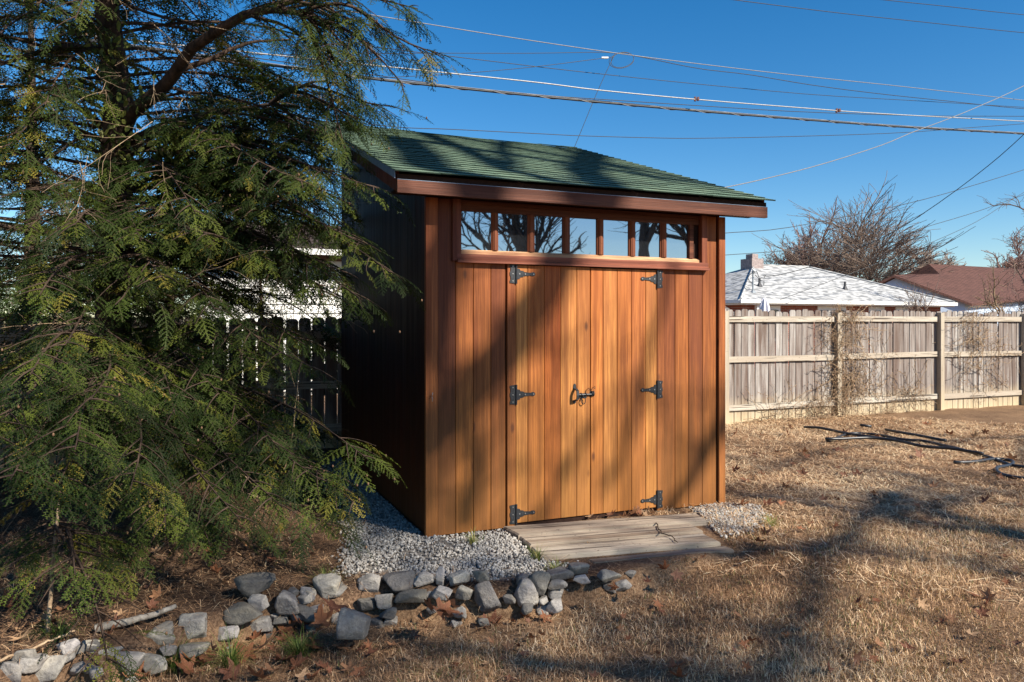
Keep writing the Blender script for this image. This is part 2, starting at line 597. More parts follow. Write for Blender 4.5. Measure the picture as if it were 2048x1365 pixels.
ground = link('ground', tri_mesh('ground', V, T, mat_ground(), bedm.ravel(), True))
tag(ground, kind='structure')

# ------------------------------------------------------------------ the shed
W, D = 2.631, 3.4262
SLP = 0.3411
ZS, OS = 2.5833, 0.2775           # shingle edge height and overhang
shed = empty('garden_shed', (CX, CY, 0), YAW)
tag(shed, 'stained cedar garden shed with double doors and green shingled lean-to roof', 'shed')


def roof_z(d):
    return ZS + SLP * (d + OS)


DK = (.2, .06, .02)


def cedar_col(kind=None):
    base = kind or random.choice([(.34, .135, .045), (.40, .17, .055), (.30, .10, .034), (.38, .15, .05), (.44, .2, .07)])
    k = random.uniform(.9, 1.1)
    if base == DK: return tuple(x * k for x in base)
    return tuple((x * .74 + m * .26) * k for x, m in zip(base, (.47, .185, .052)))


OR, RD, LT, MD, DK = (.46, .16, .034), (.27, .078, .022), (.52, .225, .06), (.37, .125, .03), (.2, .06, .02)
fw = empty('front_wall', parent=shed)
zsoff = 2.46
zunder = loc(1015, 527)[1] - .002
edges = lambda xs: [pa(840 + x / 2.2016) for x in xs]
lp = edges([77, 157, 235, 312, 377])
rp = edges([1073, 1123, 1183, 1243, 1305])
for i, kind in enumerate((DK, OR, MD, RD)):
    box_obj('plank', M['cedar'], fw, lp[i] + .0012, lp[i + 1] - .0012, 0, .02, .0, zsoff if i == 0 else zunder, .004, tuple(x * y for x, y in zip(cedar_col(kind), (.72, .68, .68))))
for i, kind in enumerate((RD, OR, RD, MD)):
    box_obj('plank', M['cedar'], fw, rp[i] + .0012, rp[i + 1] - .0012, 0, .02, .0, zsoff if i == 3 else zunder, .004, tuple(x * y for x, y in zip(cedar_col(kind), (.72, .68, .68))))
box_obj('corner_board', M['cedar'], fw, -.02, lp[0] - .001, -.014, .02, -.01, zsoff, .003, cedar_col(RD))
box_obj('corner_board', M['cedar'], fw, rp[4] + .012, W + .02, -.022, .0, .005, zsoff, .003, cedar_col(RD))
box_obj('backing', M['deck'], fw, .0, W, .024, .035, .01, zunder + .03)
# stiles beside the doors
st0, st1 = edges([382, 420])
st2, st3 = edges([1041, 1072])
zd = loc(1015, 527)[1] - .005
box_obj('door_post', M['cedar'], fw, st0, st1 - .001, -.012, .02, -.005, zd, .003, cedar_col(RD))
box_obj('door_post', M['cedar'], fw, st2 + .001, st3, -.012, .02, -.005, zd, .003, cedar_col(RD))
# wall above the doors is the window unit; doors
dl = edges([420, 472, 545, 617, 687, 746])
dr = edges([748.5, 803, 865, 928, 990, 1040])


def hinge_meshes():
    leaf, strap, scr = MB(), MB(), MB()
    # leaf: scalloped plate in the x-z plane, front at y=-.004
    pts = [(-.052, -.07), (-.003, -.075), (-.003, .075), (-.052, .07), (-.052, .052), (-.046, .046), (-.046, .02), (-.052, .012), (-.052, -.012), (-.046, -.02), (-.046, -.046), (-.052, -.052)]
    leaf.prism([(x, 0, z) for x, z in pts], (0, -.004, 0))
    leaf.tube([(0, -.007, -.076), (0, -.007, .076)], .0075, 8)
    sp = [(.004, -.042), (.03, -.037), (.034, -.026), (.06, -.022), (.066, -.015), (.10, -.012), (.12, -.01), (.128, -.014), (.142, -.016), (.156, -.009), (.160, 0)]
    sp = sp + [(x, -z) for x, z in reversed(sp[:-1])]
    strap.prism([(x, 0, z) for x, z in sp], (0, -.004, 0))
    for x, z in ((-.028, .055), (-.028, 0), (-.028, -.055)):
        scr.tube([(x, -.003, z), (x, -.0065, z)], .0055, 7)
    s2 = MB()
    for x, z in ((.028, 0), (.075, 0), (.145, 0)):
        s2.tube([(x, -.003, z), (x, -.0065, z)], .0055, 7)
    return [m.mesh(n, mt) for m, n, mt in ((leaf, 'hinge_leaf', M['black_iron']), (strap, 'hinge_strap', M['black_iron']), (scr, 'screw_heads', M['screw']), (s2, 'screw_heads', M['screw']))]


HM = hinge_meshes()
zt = loc(1030, 530)[1] - .004
zb = .03
doors = []
for side, ed, kinds in ((0, dl, (LT, OR, (.48, .12, .022), LT, LT)), (1, dr, (OR, LT, OR, MD, LT))):
    dx = ed[0] if side == 0 else ed[-1]
    door = empty('door', (dx, 0, 0), parent=shed)
    door['label'] = 'left door leaf with pull handle and sliding latch' if side == 0 else 'right door leaf with latch keeper'
    for i, kind in enumerate(kinds):
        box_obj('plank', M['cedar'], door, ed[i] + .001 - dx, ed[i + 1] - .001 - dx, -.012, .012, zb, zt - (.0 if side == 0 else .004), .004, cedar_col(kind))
    for py in (548, 790, 1029) if side == 0 else (559, 779, 998):
        z = loc(1020 if side == 0 else 1316, py)[1]
        hg = empty('hinge', (0, -.0135, z), parent=door)
        mir = 1 if side == 0 else -1
        hg.scale = (mir, 1, 1)
        for msh in HM:
            link(msh.name, msh, hg)
    doors.append((door, dx))
# a dark packing behind the doors' lower edge
box_obj('threshold', M['deck'], fw, dl[0], dr[-1], .005, .03, -.02, .05)

# pull handle, latch and eyes
dn, dx = doors[0]
hb = MB()
ha, hz = loc(1147.5, 790)
hb.prism([(x, 0, z) for x, z in ((-.012, .075), (-.006, .088), (.006, .088), (.012, .075), (.014, .045), (-.014, .045))], (0, -.004, 0))
hb.prism([(x, 0, z) for x, z in ((-.014, -.04), (.014, -.04), (.012, -.06), (0, -.07), (-.012, -.06))], (0, -.004, 0))
grip = [(0, -.002, .05), (0, -.03, .047), (0, -.052, .035), (0, -.055, .0), (0, -.052, -.028), (0, -.03, -.04), (0, -.002, -.044)]
for k in range(len(grip) - 1):
    p, q = Vector(grip[k]), Vector(grip[k + 1])
    t = (q - p).normalized(); nn = t.cross(Vector((1, 0, 0)))
    hb.prism([p + nn * .004 + Vector((-.011, 0, 0)), p + nn * .004 + Vector((.011, 0, 0)), p - nn * .004 + Vector((.011, 0, 0)), p - nn * .004 + Vector((-.011, 0, 0))], q - p)
hb.obj('pull_handle', M['black_iron'], dn, (ha - dx, -.0125, hz))
lb = MB()
la, lz = loc(1158, 791)
L1 = loc(1180, 786)[0] - la
lb.box(-.005, .06, -.004, 0, -.022, .016)
lb.tube([(-.012, -.012, .006), (L1 + .012, -.012, .006)], .0075, 8)
lb.tube([(.02, -.014, -.004), (.02, -.03, -.014), (.02, -.034, -.02)], .005, 6)
for x in (.008, .048):
    lb.tube([(x, -.004, -.004), (x, -.016, .0), (x, -.02, .008), (x, -.014, .017), (x, -.003, .017)], .0045, 6)
lb.obj('sliding_latch', M['black_iron'], dn, (la - dx, -.0125, lz))
clip = MB()
ring = [(.018 * math.cos(t), -.02, -.04 + .028 * math.sin(t)) for t in np.linspace(0, 2 * math.pi, 13)]
clip.tube(ring, .0035, 6, False)
clip.tube([(.0, -.02, -.012), (.004, -.014, .003)], .003, 5)
clip.obj('latch_pin', M['black_iron'], dn, (la + .022 - dx, -.0125, lz))
dn2, dx2 = doors[1]
kb = MB()
kb.box(-.014, .026, -.004, 0, -.018, .022)
kb.tube([(.0, -.003, .02), (.0, -.018, .014), (.0, -.02, .0), (.0, -.016, -.01), (.0, -.003, -.014)], .0055, 6)
kb.tube([(.014, -.003, .02), (.014, -.018, .014), (.014, -.02, .0), (.014, -.016, -.01), (.014, -.003, -.014)], .0055, 6)
ka = loc(1181, 788)
kb.obj('latch_keeper', M['black_iron'], dn2, (ka[0] - dx2, -.0125, ka[1]))
for (ex, ey, dd, ddx) in ((1173, 778, dn, dx), (1184, 775, dn2, dx2)):
    a_, z_ = loc(ex, ey)
    e = MB()
    e.tube([(0, 0, 0), (0, -.02, 0)], .0028, 6)
    e.tube([(0, -.02 - .009 * (1 - math.cos(t)), .009 * math.sin(t)) for t in np.linspace(0, 2 * math.pi, 11)], .0025, 5, False)
    e.obj('eye_screw', M['brass'], dd, (a_ - ddx, -.0125, z_))
a_, z_ = loc(861, 793)
e = MB()
e.tube([(0, 0, 0), (0, -.025, .004), (0, -.03, .014), (.004, -.028, .026), (.006, -.02, .03)], .003, 6)
e.tube([(0, -.026, .0), (.002, -.03, -.02), (.0, -.026, -.035)], .0025, 6)
e.obj('gate_hook', M['screw'], shed, (a_, -.014, z_))

# transom window
tw = empty('transom_window', parent=shed)
wl, wr = pa(903), pa(1411)
zs_l = loc(929, 519.3)[1]
zs_r = loc(1407, 542)[1]
zsill = (zs_l + zs_r) / 2
zp0 = loc(950, 500.5, .03)[1]
zp1 = loc(950, 424, .03)[1]
RC = (.17, .052, .024)
box_obj('casing', M['cedar'], tw, wl, pa(920), -.028, .02, zsill, zsoff, .003, RC)
box_obj('casing', M['cedar'], tw, pa(1400), wr, -.028, .02, zsill + .03, zsoff, .003, (.25, .08, .035))
# sloped sill that throws water clear of the doors
sb = MB()
x0, x1 = pa(920) - .03, wr + .008
sb.prism([(x0, -.048, zsill - .012), (x0, -.048, zsill + .006), (x0, -.030, zsill + .012), (x0, -.030, zsill + .052), (x0, .01, zsill + .056), (x0, .01, zsill - .012)], (x1 - x0, 0, 0))
sb.obj('sill', M['cedar_h'], tw, color=(.26, .085, .05))
panes = [(920.6, 981.6), (995.8, 1053.8), (1068.5, 1124), (1139, 1192), (1206, 1256), (1269.6, 1318.6), (1332, 1376)]
g0, g1 = pa(920), pa(1400)
sash = MB()
gl0 = pa(panes[0][0], .03); gr1 = pa(panes[-1][1], .03)
sash.box(g0 + .001, g1 - .001, .005, .034, zp1, zp1 + .05)
sash.box(g0 + .001, gl0, .006, .034, zp0 - .001, zp1)
gj = pa(1388)
sash.box(gr1, gj, .006, .034, zp0 - .001, zp1)
sash.box(g0 + .001, g1 - .001, .004, .033, zp1 + .052, zsoff)
box_obj('recess_shade', M['deck'], tw, gj + .001, g1 - .001, .03, .034, zp0 - .03, zp1)  # dark strip standing in for the deep shade of the window recess
sash.obj('sash', M['cedar_h'], tw, color=(.15, .048, .02))
bot = MB()
bot.prism([(g0 + .001, -.004, zsill + .053), (g0 + .001, -.004, zp0 - .016), (g0 + .001, .022, zp0), (g0 + .001, .034, zp0), (g0 + .001, .034, zsill + .053)], (g1 - g0 - .002, 0, 0))
bot.obj('bottom_rail', M['cedar_h'], tw, color=(.62, .36, .2))
for i, (pl, pr) in enumerate(panes):
    a0, a1 = pa(pl, .03), pa(pr, .03)
    box_obj('pane', M['glass'], tw, a0 - .002, a1 + .002, .0285, .033, zp0 - .006, zp1 + .004)
    if i:
        m0, m1 = pa(panes[i - 1][1], .03) + .001, a0 - .001
        b_ = MB()
        mw = m1 - m0
        prof = [(0, .0275), (0, .020), (mw * .12, .016), (mw * .22, .006), (mw * .34, .006), (mw * .36, .001), (mw * .64, .001), (mw * .66, .006), (mw * .78, .006), (mw * .88, .016), (mw, .020), (mw, .0275)]
        b_.prism([(x, y, 0) for x, y in prof], (0, 0, zp1 - zp0 - .002))
        b_.obj('mullion', M['cedar'], tw, (m0, 0, zp0 + .001), color=(.2, .064, .022))

# side, back walls
sw = empty('side_wall', parent=shed)
n_s = 22
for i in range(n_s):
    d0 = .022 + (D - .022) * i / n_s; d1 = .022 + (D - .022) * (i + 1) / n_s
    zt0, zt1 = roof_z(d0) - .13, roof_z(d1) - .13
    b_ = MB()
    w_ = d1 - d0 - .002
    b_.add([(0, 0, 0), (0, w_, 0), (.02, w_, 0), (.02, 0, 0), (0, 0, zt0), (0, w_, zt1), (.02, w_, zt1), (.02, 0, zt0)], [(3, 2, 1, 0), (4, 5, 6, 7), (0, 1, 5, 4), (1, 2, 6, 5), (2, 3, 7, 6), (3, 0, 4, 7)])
    b_.obj('plank', M['cedar_dark'], sw, (-.0, d0 + .001, .0), color=tuple(x * random.uniform(.8, 1.2) for x in (.05, .018, .01)))  # near black planks: this wall's shade is put into their colour
rest = MB()
zz0, zz1 = roof_z(0) - .14, roof_z(D) - .14
rest.add([(W - .02, .036, 0), (W - .02, D, 0), (W, D, 0), (W, .036, 0), (W - .02, .036, zz0), (W - .02, D, zz1), (W, D, zz1), (W, .036, zz0)], [(3, 2, 1, 0), (4, 5, 6, 7), (0, 1, 5, 4), (1, 2, 6, 5), (2, 3, 7, 6), (3, 0, 4, 7)])
rest.box(.021, W - .021, D - .02, D, 0, zz1)
rest.obj('rear_walls', M['cedar_dark'], shed, color=RD)
# roof
rf = empty('roof', parent=shed)
sL, sR = .3119, .3425
RL = 3.7022
cs = 1 / math.sqrt(1 + SLP * SLP)
SLEN = RL / cs
rows, cols = 28, 10
expo = SLEN / rows
tw_ = (W + sL + sR) / cols
sm = []
M['asphalt'] = mat_flat('asphalt_edge', (.025, .04, .03), .95, .05)
for k in range(5):
    b_ = MB()
    wj = tw_ - .006
    ln = expo * 1.45
    t0 = .0095
    ca = [random.uniform(-.005, .005) for _ in range(4)]
    # tab lies on +y up-slope; thick at its butt, thin at its head
    b_.add([(0, ca[0], .001), (wj * .5, ca[1], .001), (wj, ca[2], .001), (0, ca[0], t0 + abs(ca[3]) * .6), (wj * .5, ca[1], t0), (wj, ca[2], t0 + abs(ca[0]) * .6), (0, ln, .0), (wj, ln, .0)],
           [(0, 1, 4, 3), (1, 2, 5, 4), (3, 4, 7, 6), (4, 5, 7), (0, 3, 6), (2, 7, 5), (0, 6, 7, 2, 1)])
    m_ = b_.mesh('shingle', M['shingle'])
    m_.materials.append(M['asphalt'])
    for p_ in (0, 1): m_.polygons[p_].material_index = 1
    sm.append(m_)
th = math.atan(SLP)
for r in range(rows):
    for c in range(cols + r % 2):
        s_ = r * expo
        half = r % 2 and c in (0, cols)
        x = -sL + c * tw_ - (tw_ * .5 if r % 2 and c else 0)
        sag = -.03 * math.sin(math.pi * (x + sL) / (W + sL + sR)) * (s_ / SLEN) * .6
        o = link('shingle', random.choice(sm), rf, (x + random.uniform(-.006, .006) * (c in (0, cols)), -OS + s_ * cs, ZS + s_ * cs * SLP - .006 + .002 * (c % 2) + sag), (th - .012, 0, random.uniform(-.004, .004)))
        if half: o.scale = (.5, 1, 1)
deck = MB()
x0, x1 = -.2864 + .001, W + .2864
y0, y1 = -.2, -OS + RL
def dz(y): return roof_z(y) - .035
deck.add([(x0, y0, dz(y0) - .07), (x1, y0, dz(y0) - .07), (x1, y1, dz(y1) - .07), (x0, y1, dz(y1) - .07), (x0, y0, dz(y0)), (x1, y0, dz(y0)), (x1, y1, dz(y1)), (x0, y1, dz(y1))],
         [(3, 2, 1, 0), (4, 5, 6, 7), (0, 1, 5, 4), (1, 2, 6, 5), (2, 3, 7, 6), (3, 0, 4, 7)])
deck.obj('deck', M['deck'], rf)
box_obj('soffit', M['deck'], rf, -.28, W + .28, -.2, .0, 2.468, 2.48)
box_obj('fascia', M['cedar_h'], rf, -.2864, W + .2864, -.2375, -.201, 2.4418, 2.53, 0, (.115, .036, .017))
box_obj('upper_fascia', M['deck'], rf, -.2864, W + .2864, -.222, -.202, 2.5305, 2.572)
box_obj('drip_edge', M['drip'], rf, -.2864, W + .2864, -.2395, -.2235, 2.5305, 2.5335)
for x, nm in ((-.2864, 'rake_board'), (W + .2664, 'rake_board')):
    b_ = MB()
    y0, y1 = -.2, -OS + RL
    b_.prism([(x, y0, roof_z(y0) - .155), (x, y0, roof_z(y0) - .014), (x, y1, roof_z(y1) - .014), (x, y1, roof_z(y1) - .155)], (.02, 0, 0))
    b_.obj(nm, M['cedar_dark'], rf, color=RD)
b_ = MB()
b_.prism([(-sL + .006, -.235, roof_z(-.235) - .06), (-sL + .006, -.235, roof_z(-.235) - .008), (-sL + .006, y1, roof_z(y1) - .008), (-sL + .006, y1, roof_z(y1) - .06)], (.004, 0, 0))
b_.obj('rake_drip_edge', M['drip'], rf)
b_ = MB()
for (x, zx) in ((pa(1404), 0),):
    pass

# ------------------------------------------------------------------ wooden step before the doors
step = empty('wooden_step', G(1200, 1080, .0))
tag(step, 'low weathered grey plank step in front of the shed doors', 'step')
SO = step.location
def zz8(x, y): return (980 + x / 4.096, 960 + y / 4.096)
boards = [([(105, 382), (1690, 270), (1782, 343), (232, 458)], .055, .028), ([(238, 463), (1640, 358), (1745, 424), (328, 543)], .055, .026),
          ([(332, 548), (1745, 436), (1890, 520), (412, 634)], .055, .022), ([(800, 652), (1930, 540), (2000, 580), (850, 690)], .085, -.006)]
for q, th_, zt_ in boards:
    q = [q[0], q[1], (q[2][0], q[2][1] - 13), (q[3][0], q[3][1] - 13)]
    pts = [G(*zz8(*p), zt_) for p in q]
    o0 = pts[3]
    ang = math.atan2((pts[2] - pts[3]).y, (pts[2] - pts[3]).x)
    R_ = Matrix.Rotation(-ang, 3, 'Z')
    lp_ = [R_ @ (p - o0) for p in pts]
    b_ = MB()
    low = [Vector((p.x, p.y, -th_)) for p in lp_]
    k = .011
    top = [Vector((p.x, p.y, 0)) for p in lp_]
    ctr = sum(top, Vector()) / 4
    ins = [p + (ctr - p).normalized() * k for p in top]
    mid_ = [Vector((p.x, p.y, -k)) for p in top]
    b_.add(low + mid_ + ins, [(0, 1, 2, 3), (8, 11, 10, 9)] + [(i, i + 4, (i + 1) % 4 + 4, (i + 1) % 4) for i in range(4)] + [(i + 4, i + 8, (i + 1) % 4 + 8, (i + 1) % 4 + 4) for i in range(4)])
    b_.obj('plank', M['step'], step, o0 - SO, (0, 0, ang))
jo = MB()
p0, p1, p2, p3 = G(1012, 1060, -.03), G(1395, 1034, -.03), G(1425, 1078, -.05), G(1088, 1110, -.05)
for t in (.06, .5, .9):
    a_ = p0.lerp(p1, t); c_ = p3.lerp(p2, t)
    dirv = (c_ - a_); sd = Vector((-dirv.y, dirv.x, 0)).normalized() * .02
    jo.prism([a_ - sd, a_ + sd, c_ + sd, c_ - sd], (0, 0, -.07))
jo.obj('joist', M['deck'], step, -SO)

# ------------------------------------------------------------------ stone border
PL = [Vector(v).normalized() for v in ((1, 0, 0), (-1, 0, 0), (0, 1, 0), (0, -1, 0), (0, 0, 1), (0, 0, -1))]


def ico(sub):
    import bmesh
    bm = bmesh.new()
    bmesh.ops.create_icosphere(bm, subdivisions=sub, radius=1)
    bm.verts.ensure_lookup_table()
    v = np.array([q.co[:] for q in bm.verts]); f = np.array([[x.index for x in q.verts] for q in bm.faces])
    bm.free()
    return v, f


ICO3 = ico(4)
ICO1 = ico(1)


def rock_mesh(w, d, h, rng):
    v, f = ICO3
    pl = []
    for p in PL:
        n = np.array(p) + rng.normal(0, .3, 3)
        pl.append((n / np.linalg.norm(n), rng.uniform(.84, 1.0)))
    for _ in range(3):
        n = rng.normal(0, 1, 3); n /= np.linalg.norm(n)
        pl.append((n, rng.uniform(.86, 1.12)))
    r = np.full(len(v), 9.)
    for n, dd in pl:
        c = v @ n
        r = np.where(c > .05, np.minimum(r, dd / np.maximum(c, .05)), r)
    r = np.minimum(r, 1.55)
    nz = .012 * np.sin(v[:, 0] * 9 + rng.uniform(0, 6)) * np.sin(v[:, 1] * 8 + v[:, 2] * 7) + .012 * np.sin(v[:, 2] * 17 + v[:, 0] * 11)
    p = v * (r + nz)[:, None] * np.array([w / 2, d / 2, h / 2])
    m = tri_mesh('stone', p, f, M['stone'])
    return m


border = empty('stone_border', (-.6, 4.4, -.1))
tag(border, 'low dry-stacked border of rough grey stones edging the gravel', 'stone border')
BO = border.location
S4 = [(405, 645, 165, 120, 0), (585, 615, 190, 118, 0), (725, 608, 108, 104, 0), (820, 600, 66, 112, 0), (930, 610, 135, 88, 0), (1060, 590, 112, 80, 0),
      (395, 760, 115, 88, 1), (500, 738, 115, 118, 1), (660, 710, 195, 95, 1), (830, 695, 125, 98, 1), (960, 690, 105, 112, 1), (1090, 722, 150, 205, 2), (1315, 705, 130, 185, 2),
      (1395, 650, 120, 180, 2), (1505, 585, 172, 84, 0), (1630, 545, 145, 84, 0), (1645, 610, 115, 54, 1), (1800, 592, 145, 72, 1), (165, 660, 162, 172, 0), (40, 700, 84, 122, 0), (95, 790, 95, 62, 1), (1500, 645, 105, 62, 1)]
S3 = [(1490, 790, 235, 132, 0), (1680, 900, 165, 142, 1), (1510, 905, 135, 132, 1), (1420, 955, 195, 122, 1), (1530, 1025, 135, 102, 1), (1640, 1000, 115, 62, 1), (1740, 980, 84, 84, 1),
      (1340, 1075, 125, 102, 1), (1120, 1040, 200, 195, 0), (920, 1110, 155, 132, 0), (1120, 1165, 195, 84, 1), (900, 1245, 165, 122, 1), (770, 1235, 155, 142, 1), (260, 1280, 245, 155, 0),
      (60, 1300, 145, 155, 0), (400, 1160, 115, 102, 0), (530, 1155, 105, 92, 0), (1805, 850, 100, 112, 0), (640, 1190, 130, 100, 0), (150, 1200, 130, 80, 0)]
rocks = [(600 + x / 2.926, 950 + y / 2.926, w_ / 2.926, h_ / 2.926, k) for x, y, w_, h_, k in S4] + [(x / 2.926, 900 + y / 2.926, w_ / 2.926, h_ / 2.926, k) for x, y, w_, h_, k in S3]
xs_ = np.linspace(-4, 3, 800)
for px, py, w_, h_, k in rocks:
    kk = (px - 1024) / FPX
    X = xs_[np.argmin(np.abs(xs_ / yb(xs_) - kk))]
    Y = float(yb(X)) + (.035 if k == 0 else -.045)
    wm, hm = w_ * Y / FPX, h_ * Y / FPX
    c = P(px, py, Y)
    wm *= .84; hm *= .74
    m = rock_mesh(wm, max(wm, hm) * random.uniform(.5, .7), hm, RNG)
    tone = random.choice((.16, .22, .28, .34, .42)) * (1.15 if k == 2 else 1)
    cold = random.uniform(.95, 1.06)
    o = link('stone', m, border, c - BO, (random.uniform(-.08, .08), (random.choice((-.35, .4)) if k == 2 else random.uniform(-.1, .1)), random.uniform(-.3, .4)), (tone, tone * .94, tone * .85 * cold))
for k in range(46):
    X = random.uniform(-2.3, .75)
    Y = float(yb(X)) + random.uniform(-.13, .06)
    sz_ = random.uniform(.04, .085)
    up_ = max(0.0, (Y - float(yb(X)) + .1)) * .9
    zc = float(zg(X, Y)) + sz_ * .22 if random.random() < .5 else -.17 + up_ + random.uniform(0, .05)
    tone = random.choice((.16, .24, .32, .38))
    link('stone', rock_mesh(sz_ * 1.3, sz_, sz_ * .8, RNG), border, Vector((X, Y, zc)) - BO, (random.uniform(-.3, .3), random.uniform(-.3, .3), random.uniform(0, 6)), (tone, tone * .94, tone * .86))
Yl = 4.0
lo = link('loose_stone', rock_mesh(.165, .12, .14, RNG), None, P(707, 1251, Yl), (.1, .05, .3), (.25, .237, .215))
tag(lo, 'loose grey angular stone on the ground in front of the stone border', 'stone')

# ------------------------------------------------------------------ weathered picket fence (right of the shed)
FD = 4.28                                    # distance of the fence line behind the shed front, in shed axes
def fence_a(px, d=FD):
    return pa(px, d)


FO = Vector((CX, CY, 0)) + B * FD


def fence(name, label, a0, a1, mats, gap, posts, ztop, zbot, pk_w=.138, rail_z=(.22, .98, 1.62), rng=random):
    f = empty(name, FO + U * a0, YAW)
    tag(f, label, 'fence')
    variants = []
    for k in range(6):
        b_ = MB()
        w_ = pk_w - gap
        c = w_ * .22
        h = ztop - zbot + rng.uniform(-.02, .02)
        prof = [(-w_ / 2, 0), (w_ / 2, 0), (w_ / 2, h - c), (w_ / 2 - c * .5, h - c * .25), (w_ / 2 - c, h), (-w_ / 2 + c, h), (-w_ / 2 + c * .5, h - c * .25), (-w_ / 2, h - c)]
        b_.prism([(x, .0, z) for x, z in prof], (0, .017, 0))
        variants.append(b_.mesh('picket', mats[0]))
    x = pk_w / 2
    while x < a1 - a0:
        o = link('picket', rng.choice(variants), f, (x, rng.uniform(-.004, .004), zbot + rng.uniform(-.015, .015)), (rng.uniform(-.006, .006), rng.uniform(-.007, .007), rng.uniform(-.03, .03)))
        x += pk_w + rng.uniform(-.004, .004)
    pp = sorted(posts)
    for i in range(len(pp) - 1):
        for rz in rail_z:
            b_ = MB()
            L_ = pp[i + 1] - pp[i] - .094
            b_.box(0, L_, -.042, -.006, -.045, .045)
            r = b_.obj('rail', mats[1], f, (pp[i] + .047 - a0, 0, rz + rng.uniform(-.01, .01)), (0, rng.uniform(-.005, .005), 0))
    for p in pp:
        b_ = MB()
        hh = ztop - zbot - .015 + rng.uniform(-.03, .0)
        b_.prism([(-.045, -.095, 0), (.045, -.095, 0), (.045, -.006, 0), (-.045, -.006, 0)], (0, 0, hh))
        b_.obj('post', mats[2], f, (p - a0, 0, zbot))
    return f


pr = [fence_a(x) for x in (1446, 1671, 1876, 2044)]
stepw = (pr[3] - pr[1]) / 2
fr = fence('picket_fence', 'sunlit weathered grey picket fence with pale rails running right of the shed', pr[0] - .2, pr[3] + 2 * stepw, (M['fence'], M['fence_rail'], M['fence_post']), .013, pr + [pr[3] + stepw, pr[3] + 2 * stepw], 1.76, -.05)
fl_posts = [fence_a(540) - 2.4 * 3, fence_a(540) - 4.8, fence_a(540) - 2.4, fence_a(540), fence_a(700) + 1.2]
fl = fence('picket_fence', 'dark shaded picket fence with gaps behind the hemlock tree', fl_posts[0], fl_posts[-1], (M['fence'], M['fence_rail'], M['fence_post']), .016, fl_posts, 1.62, -.06, .160, (.25, .78, 1.4))

# dry vines on the fence
def vine(name, label, px_list, seed):
    rng = random.Random(seed)
    br = []
    lv = MB()
    for (px, py0, py1, wd, n) in px_list:
        for _ in range(n):
            a = fence_a(px) + rng.gauss(0, wd * .4)
            z = EYE - (rng.uniform(py0, py1) - HOR) / FPX * 12.6
            d = FD - .05 - abs(rng.gauss(0, .05))
            pts = []
            va, vz = rng.uniform(-1, 1), rng.uniform(-1, 1)
            for k in range(rng.randint(6, 12)):
                pts.append(Vector((CX, CY, 0)) + U * a + B * min(d, FD - .02) + Vector((0, 0, max(z, .0))))
                va += rng.gauss(0, .6); vz += rng.gauss(0, .6)
                l_ = math.hypot(va, vz) + .01
                a += va / l_ * .07; z += vz / l_ * .07; d += rng.gauss(0, .025)
                d = max(d, FD - .22)
                z = min(z, 1.85)
            r = rng.uniform(.002, .0055)
            br.append((np.array(pts), np.full(len(pts), r)))
            for p in pts:
                for _ in range(2):
                    if rng.random() < .6:
                        q = p + Vector((rng.gauss(0, .03), rng.gauss(0, .02), rng.gauss(0, .03)))
                        e1 = Vector((rng.gauss(0, 1), rng.gauss(0, 1), rng.gauss(0, 1))).normalized() * rng.uniform(.012, .03)
                        e2 = e1.orthogonal() * .6
                        lv.add([q, q + e1 * .5 + e2 * .5, q + e1, q + e1 * .5 - e2 * .5], [(0, 1, 2, 3)])
    V, T = tubes_np(br, 3)
    root = empty(name, tuple(np.array(br[0][0][0])))
    tag(root, label, 'vine')
    s = link('stem', tri_mesh('stem', V - np.array(root.location), T, M['twig_dry']), root)
    l = lv.obj('leaves', M['dead_vine'], root, -root.location)
    l['kind'] = 'stuff'


M['dead_vine'] = mat_flat('dead_vine_leaf', (.2, .12, .07), .8, .2, 0, 8, .6)
vine('dry_vine', 'tangled dry vine bunched over the fence post nearest the shed doors', [(1690, 622, 680, .38, 70), (1672, 660, 840, .13, 70), (1690, 740, 815, .3, 70), (1740, 700, 830, .7, 40)], 3)
vine('dry_vine', 'thin dry vine climbing the middle of the far fence bay', [(1940, 625, 690, .35, 45), (1960, 680, 790, .8, 60)], 4)
vine('dry_vine', 'sparse dry vine trailing along the lower rails of the fence', [(1560, 790, 850, .7, 26), (1800, 780, 835, .9, 40), (1640, 800, 850, .5, 40)], 5)

# ------------------------------------------------------------------ neighbouring houses
def mat_brick():
    g = Gr('red_brick')
    c = g.coord('Object', (1, 1, 1))
    b = g.n('TexBrick', None, Vector=g.n('CombineXYZ', None, X=g.n('SeparateXYZ', None, Vector=c).outputs['X'], Y=g.n('SeparateXYZ', None, Vector=c).outputs['Z'], Z=0.0).outputs[0],
            Color1=(.22, .06, .04), Color2=(.3, .09, .055), Mortar=(.3, .24, .2), Scale=1.0, Mortar_Size=.008, Brick_Width=.21, Row_Height=.075)
    g.principled(b.outputs['Color'], .9, .1)
    return g.m


